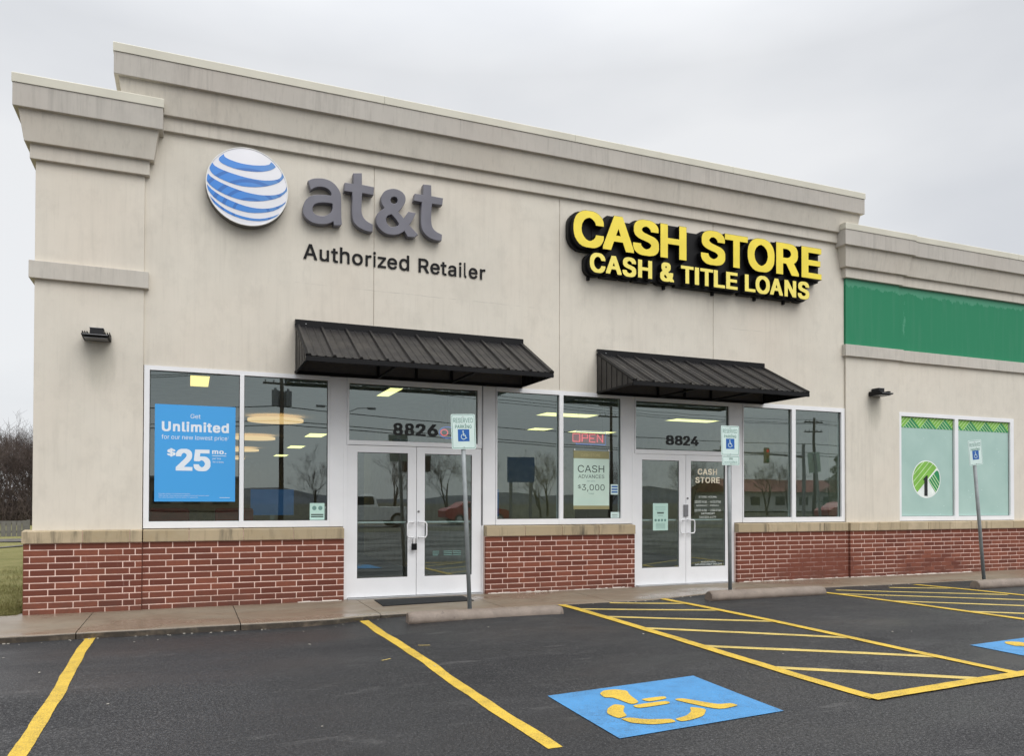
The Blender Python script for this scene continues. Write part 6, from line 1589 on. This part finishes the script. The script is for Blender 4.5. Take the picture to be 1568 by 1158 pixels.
for quad, dx, dy, lab in (([(2.51, -5.83), (3.93, -5.68), (3.88, -6.82), (2.48, -6.95)], 0, 0, 'blue painted square with yellow wheelchair symbol in the foreground stall'),
                          ([(7.39, -5.57), (8.83, -5.43), (8.78, -6.50), (7.40, -6.66)], 4.9, .27, 'blue painted square with yellow wheelchair symbol cut by the right edge')):
    t = empty('accessible_marking', (0, 0, 0), label=lab, kind='structure')
    ground_polys('blue_square', [quad], M['blue_paint'], .005, t)
    ground_polys('wheelchair_symbol', [chaikin(grow(p, .014)) for p in HC], M['line'], .010, t, dx, dy)

mb = MB()
random.seed(21)
for i in range(55):
    x = random.uniform(-3, 12); y = -1.8 - random.random() ** 1.6 * 5.5
    s_ = random.uniform(.006, .018); a = random.random() * PI
    e = random.uniform(.4, 1.2) * s_
    pts = [(x + s_ * math.cos(a + k * PI / 2.5) * (1 if k % 2 else .5), y + e * math.sin(a + k * PI / 2.5), 0) for k in range(5)]
    z = zlot(x, y) + .003
    mb.prism([(p[0], p[1]) for p in pts], z, z + random.uniform(.002, .006), 'z')
for i in range(60):
    x = random.uniform(-2.2, 11.5); y = edge(x) - random.uniform(.01, .09); s_ = random.uniform(.004, .014)
    z = zlot(x, y)
    mb.box(x - s_, x + s_, y - s_ * .6, y + s_ * .6, z, z + s_ * random.uniform(.3, .8))
o = build('gravel_litter', mb, M['litter']); tag(o, 'scattered pale grit and leaf bits on the asphalt', 'litter', kind='stuff')

# ============================================================ TREES, FENCE (left background)
def tree_mesh(seed, h, twiggy=1.):
    rnd = random.Random(seed); br = MB(); tw = MB()
    def limb(mb_, p, d, L, r, depth):
        pts = [p]; n = 3 if depth < 3 else 2
        for i in range(n):
            d = (d + Vector((rnd.uniform(-.22, .22), rnd.uniform(-.22, .22), rnd.uniform(-.05, .18)))).normalized()
            pts.append(pts[-1] + d * (L / n))
        rs = [r * (1 - .55 * i / n) for i in range(n + 1)]
        mb_.tube(pts, rs, 5 if depth < 2 else (4 if depth < 3 else 3), cap=False)
        if depth >= 5 or L < .18: return
        k = rnd.randint(3, 4) if depth < 4 else rnd.randint(2, 4)
        for i in range(k):
            t = .35 + .65 * (i + rnd.random() * .6) / k
            j = min(n - 1, int(t * n)); q = pts[j].lerp(pts[j + 1], min(1, t * n - j))
            a = rnd.uniform(0, 2 * PI); sp = rnd.uniform(.45, .95)
            u = d.orthogonal().normalized(); w = d.cross(u)
            nd = (d + (u * math.cos(a) + w * math.sin(a)) * sp + Vector((0, 0, .12))).normalized()
            limb(tw if depth >= 1 else br, q, nd, L * rnd.uniform(.55, .75), max(.006, rs[-1] * .62), depth + 1)
    d = Vector((rnd.uniform(-.1, .1), rnd.uniform(-.1, .1), 1)).normalized()
    limb(br, Vector((0, 0, -.2)), d, h * .42, h * .017, 0)
    limb(br, Vector((.05, 0, .4)), (d + Vector((rnd.uniform(-.5, .5), rnd.uniform(-.4, .4), .2))).normalized(), h * .4, h * .011, 0)
    return br.mesh('trunk', M['bark'], fix=False), tw.mesh('crown', M['twig'], fix=False)
TV = [tree_mesh(s_, 7.2) for s_ in (3, 11, 29, 47)]
def bare_tree(i, x, y, s_, label, grp):
    t = empty('bare_tree', (x, y, -.12), label=label, cat='tree', group=grp)
    t.scale = (s_, s_, s_ * random.uniform(.92, 1.1)); t.rotation_euler = (0, 0, random.uniform(0, 6.28))
    a, b = TV[i % 4]
    link('trunk', a, t); link('crown', b, t)
random.seed(5)
ORD = 'first second third fourth fifth sixth seventh eighth ninth tenth eleventh twelfth thirteenth fourteenth fifteenth'.split()
i = 0
for y in (44, 47.5, 51, 55, 60):
    for x in frange(-27, -6.2, 1.9):
        bare_tree(i, x + random.uniform(-.6, .6), y + random.uniform(-1.2, 1.2), random.uniform(.92, 1.18) * (.94 + (y - 44) * .012), 'leafless tree, %s from the left in the %s row behind the lawn' % (ORD[i % 12], {44: 'front', 47.5: 'second', 51: 'middle', 55: 'fourth', 60: 'rearmost'}[y]), 'leafless trees behind the lawn'); i += 1
mb = MB(); rnd = random.Random(9)
for k in range(4200):
    x = rnd.uniform(-30, -4); y = rnd.uniform(42, 62); h = rnd.uniform(.9, 3.4)
    p = Vector((x, y, -.15)); pts = [p]
    d = Vector((rnd.uniform(-.5, .5), rnd.uniform(-.5, .5), 1)).normalized()
    for _ in range(3): d = (d + Vector((rnd.uniform(-.4, .4), rnd.uniform(-.4, .4), 0))).normalized(); pts.append(pts[-1] + d * h / 3)
    mb.tube(pts, [.03, .022, .014, .006], 3, cap=False)
    for _ in range(5):
        q = pts[rnd.randint(1, 3)]; e = Vector((rnd.uniform(-1, 1), rnd.uniform(-1, 1), rnd.uniform(.1, 1))).normalized() * rnd.uniform(.3, .9)
        mb.tube([q, q + e], [.012, .004], 3, cap=False)
o = link('undergrowth', mb.mesh('undergrowth', M['twig'], fix=False)); tag(o, 'tangled leafless undergrowth below the trees', 'undergrowth', kind='stuff')
FN = empty('wood_fence', (-6.75, 26, -.11), label='short pale weathered board fence in front of the trees', cat='fence')
for k in range(7):
    box('board', -.62 + k * .185, -.62 + k * .185 + .165, 0, .03, 0, .62 + .04 * math.sin(k * 2.3), M['fence_wood'], FN)
for z in (.15, .55): box('rail', -.66, .68, .032, .08, z, z + .09, M['fence_wood'], FN)
for x in (-.70, .70): box('fence_post', x - .05, x + .05, -.01, .1, -.1, .68, M['fence_wood'], FN)

# ============================================================ ACROSS THE LOT (what the glass mirrors)
def utility_pole(x, y, h, label, trans=False, arm=True):
    t = empty('utility_pole', (x, y, -.12), label=label, cat='utility pole', group='utility poles along the road')
    build('pole', MB().tube([(0, 0, -.5), (0, 0, h)], [.17, .12], 12), M['pole_wood'], t, smooth=True)
    if arm:
        for z in (h - .5, h - 1.5):
            build('crossarm', MB().box(-1.2, 1.2, -.19, -.07, z, z + .12), M['pole_wood'], t)
            for xx in (-1.05, -.5, .5, 1.05): build('insulator', MB().tube([(xx, -.13, z + .12), (xx, -.13, z + .3)], [.05, .03], 8), M['grey_lock'], t)
    if trans:
        for xx in (-.42, .42, 0):
            yy_ = -.42 if xx == 0 else 0
            build('transformer', MB().tube([(xx, yy_, h - 2.9), (xx, yy_, h - 1.9)], .24, 14).tube([(xx, yy_, h - 1.9), (xx, yy_, h - 1.75)], .08, 8), M['grey_lock'], t)
utility_pole(5.6, -41.7, 10.6, 'tall utility pole with three transformers across the lot', True)
utility_pole(22.6, -50, 12.5, 'slim utility pole beyond the road', False, False)
utility_pole(62, -54, 10.5, 'distant utility pole with two crossarms', False)
utility_pole(-30, -50, 11, 'utility pole far left beyond the road', False)
utility_pole(36, -52, 10.8, 'utility pole behind the traffic signal', False)
for k, (z, sag) in enumerate(((10.2, .7), (9.8, .8), (9.9, .7), (7.6, .5), (6.7, .6), (6.4, .5))):
    pts = []
    P = [(-120, -50), (-30, -50.2), (5.6, -41.9), (62, -54.2), (150, -54)]
    for (xa, ya), (xb_, yb_) in zip(P, P[1:]):
        for q in range(12):
            f = q / 12; pts.append((xa + (xb_ - xa) * f + (k % 3 - 1) * .4, ya + (yb_ - ya) * f, z - 4 * sag * f * (1 - f)))
    o = build('overhead_wire', MB().tube(pts, .022 if z > 8 else .035, 4), M['wire'])
    tag(o, 'overhead wire strung along the road, number %s from the top' % ('one', 'two', 'three', 'four', 'five', 'six')[k], 'wire', 'overhead wires along the road')
t = empty('street_lamp', (10.2, -44, -.12), label='grey double arm street lamp by the road', cat='street lamp')
build('pole', MB().tube([(0, 0, 0), (0, 0, 8)], [.12, .07], 10), M['grey_lock'], t)
for sx in (-1, 1):
    build('arm', MB().tube([(0, 0, 7.7), (sx * .8, 0, 8.1), (sx * 1.6, 0, 8.15)], .035, 6), M['grey_lock'], t)
    box('lamp_head', min(sx * 1.5, sx * 2.1), max(sx * 1.5, sx * 2.1), -.14, .14, 8.05, 8.2, M['grey_lock'], t, bevel=.03)
t = empty('traffic_signal', (46.5, -38.8, -.12), label='mast arm traffic signal at the crossing', cat='traffic signal')
build('mast', MB().tube([(0, 0, 0), (0, 0, 6.2)], [.16, .12], 10), M['grey_lock'], t)
build('arm', MB().tube([(0, 0, 5.2), (-4, 0, 5.35), (-9, 0, 5.5)], [.11, .08, .05], 8), M['grey_lock'], t)
for x in (-4, -8.2):
    sh = build('signal_head', MB().box(x - .2, x + .2, .05, .3, 4.6, 5.8), M['gold'], t)
    for q, c in enumerate(((.8, .05, .03), (.3, .2, .02), (.02, .2, .08))):
        build('signal_lens', MB().tube([(x, .30, 5.55 - q * .38), (x, .33, 5.55 - q * .38)], .13, 14), plain('signal_lens_colour', c, .3, es=(.8 if q == 0 else 0)), sh)
t = empty('pylon_sign', (11.4, -30, -.12), label='brown box sign on a single brown post', cat='sign')
build('post', MB().box(-.16, .16, -.16, .16, 0, 3.1), M['dark_wood'], t)
build('box_sign', MB().box(-.75, .75, -.3, .3, 3.1, 3.95), M['dark_wood'], t)
t = empty('pylon_sign', (14.6, -23, -.12), label='blue panel sign on two grey posts', cat='sign')
for x in (-.5, .5): build('post', MB().box(x - .06, x + .06, -.06, .06, 0, 2.4), M['grey_lock'], t)
build('panel', MB().box(-.65, .65, -.09, .09, 2.4, 3.6), plain('blue_sign_panel', (.02, .09, .25), .4), t)

def vehicle(x, y, rz, paint, pickup, label):
    t = empty('pickup_truck' if pickup else 'car', (x, y, zlot(x, y)), label=label, cat='truck' if pickup else 'car')
    t.rotation_euler = (0, 0, rz)
    if pickup:
        prof = [(-2.75, .45), (-2.78, 1.05), (-2.70, 1.12), (-.75, 1.14), (-.62, 1.16), (-.45, 1.78), (-.25, 1.86), (.95, 1.86), (1.25, 1.74), (1.75, 1.22), (2.75, 1.10), (2.90, .95), (2.92, .45), (2.4, .38), (-2.3, .38)]
        win = [(-.42, 1.24), (-.32, 1.72), (.95, 1.74), (1.45, 1.24)]; wx = (-1.75, 1.95); wr = .40; hw = .98
    else:
        prof = [(-2.25, .42), (-2.3, .85), (-2.1, 1.02), (-1.6, 1.08), (-1.1, 1.42), (-.5, 1.50), (.4, 1.48), (1.2, 1.05), (2.0, .92), (2.28, .72), (2.3, .40), (1.8, .28), (-1.8, .28)]
        win = [(-1.25, 1.10), (-.95, 1.38), (.3, 1.40), (.95, 1.06)]; wx = (-1.4, 1.4); wr = .33; hw = .90
    mb = MB(); lv = [(-1, .93), (-.9, 1.0), (.9, 1.0), (1, .93)]
    n = len(prof)
    for s_, k in lv:
        for (px_, pz_) in prof:
            taper = 1 - .13 * max(0, (pz_ - 1.1)) / .7
            mb.v.append((px_ * (.985 if abs(s_) == 1 else 1), s_ * hw * taper, .35 + (pz_ - .35) * (k if pz_ > 1.2 and abs(s_) == 1 else 1)))
    for q in range(len(lv) - 1):
        for i_ in range(n):
            j_ = (i_ + 1) % n; mb.face((q * n + i_, q * n + j_, (q + 1) * n + j_, (q + 1) * n + i_))
    mb.face(range(n - 1, -1, -1)); mb.face(range((len(lv) - 1) * n, len(lv) * n))
    build('body', mb, paint, t, bevel=.02)
    for s_ in (-1, 1):
        build('side_window', MB().prism(win, s_ * (hw * .955 + .01), s_ * (hw * .955 - .03), 'y'), M['car_glass'], t)
        for w_ in wx:
            q = build('wheel', MB().tube([(w_, s_ * (hw + .01), wr), (w_, s_ * (hw - .22), wr)], wr, 24), M['tyre'], t)
            build('rim', MB().tube([(w_, s_ * (hw + .016), wr), (w_, s_ * (hw - .0), wr)], wr * .6, 16), M['steel'], q)
        fx = prof[-3][0] if pickup else 2.29
        box('headlight', fx - .02 if not pickup else 2.90, (fx + .02) if not pickup else 2.935, s_ * (hw - .25) - .16, s_ * (hw - .25) + .16, .78 if pickup else .62, .95 if pickup else .74, M['rim'], t)
        box('mirror', .95, 1.12, s_ * (hw + .14) - .1, s_ * (hw + .14) + .06, 1.15, 1.33, M['black'], t, bevel=.02)
    a, b = (prof[8], prof[9]) if pickup else (prof[6], prof[7])
    dx_, dz_ = b[0] - a[0], b[1] - a[1]; L = math.hypot(dx_, dz_); nx_, nz_ = -dz_ / L * .012, dx_ / L * .012
    nx_, nz_ = abs(nx_), abs(nz_)
    q = .80
    build('windscreen', MB().poly([(a[0] + dx_ * .1 + nx_, -hw * q, a[1] + dz_ * .1 + nz_), (a[0] + dx_ * .1 + nx_, hw * q, a[1] + dz_ * .1 + nz_), (a[0] + dx_ * .9 + nx_, hw * .86, a[1] + dz_ * .9 + nz_), (a[0] + dx_ * .9 + nx_, -hw * .86, a[1] + dz_ * .9 + nz_)]), M['car_glass'], t)
    if pickup: box('grille', 2.905, 2.93, -.45, .45, .62, .98, M['black'], t)
    return t
vehicle(9.5, -34.5, PI, M['truck_white'], True, 'white pickup truck passing on the road across the lot')
vehicle(17.5, -37.5, 0, M['truck_red'], False, 'red car passing on the road behind the blue panel sign')
vehicle(48, -36, 0, M['truck_red'], False, 'red car waiting at the traffic signal')
t = empty('roadside_building', (104, -96, -.12), label='long low brick building with a red roof across the road', cat='building')
build('wall', MB().box(-24, 24, -6, 6, 0, 3.2), M['room_wall'], t)
build('roof', MB().prism([(-6.8, 3.2), (6.8, 3.2), (0, 5.4)], -25, 25, 'x'), plain('red_roof', (.20, .05, .035), .7), t)
for k in range(9): build('window', MB().box(-21 + k * 5, -19 + k * 5, 6.0, 6.06, 1, 2.4), M['car_glass'], t)
t = empty('roadside_building', (-6, -130, -.12), label='flat roofed pale building across the road', cat='building')
build('wall', MB().box(-14, 14, -6, 6, 0, 5), M['concrete'], t)
build('roof', MB().box(-14.4, 14.4, -6.4, 6.4, 5.002, 5.4), M['grey_lock'], t)
for k in range(6): build('window', MB().box(-12 + k * 4.3, -9.5 + k * 4.3, 6.0, 6.06, 1, 3), M['car_glass'], t)
random.seed(77)
i = 0
for x, y, s_ in sorted(((18, -62, 1.1), (24, -64, 1.2), (29, -66, 1.25), (33, -61, 1.0), (37, -68, 1.2), (42, -63, 1.05), (47, -66, 1.1), (52, -62, 1.15), (58, -70, 1.2), (-10, -66, 1.1), (-16, -63, 1.2), (-22, -69, 1.2), (66, -66, 1.2), (73, -70, 1.2), (12, -70, 1.0))):
    bare_tree(i, x, y, s_, 'leafless tree across the road, %s from the west end of its row' % ORD[i], 'leafless trees across the road'); i += 1
t = empty('evergreen_tree', (70, -58, -.12), label='dense evergreen tree beside the distant pole', cat='tree')
build('trunk', MB().tube([(0, 0, -.2), (0, 0, 7)], [.22, .05], 8), M['bark'], t)
mb = MB(); rnd = random.Random(4)
for k in range(9000):
    z = rnd.uniform(1.2, 8.6); r = (1 - (z - 1) / 8) * 2.6 * math.sqrt(rnd.random()) * (1 + .25 * math.sin(z * 5))
    a = rnd.uniform(0, 6.28); c = Vector((r * math.cos(a), r * math.sin(a), z))
    u = Vector((rnd.uniform(-1, 1), rnd.uniform(-1, 1), rnd.uniform(-1, 1))).normalized() * .13; w = u.orthogonal().normalized() * .07
    n = len(mb.v); mb.v += [tuple(c - u), tuple(c + w), tuple(c + u)]; mb.face((n, n + 1, n + 2))
link('crown', mb.mesh('crown', M['leafy'], fix=False), t)
print('objects', len(bpy.data.objects), 'tris~', sum(len(o.data.polygons) for o in bpy.data.objects if o.type == 'MESH'))
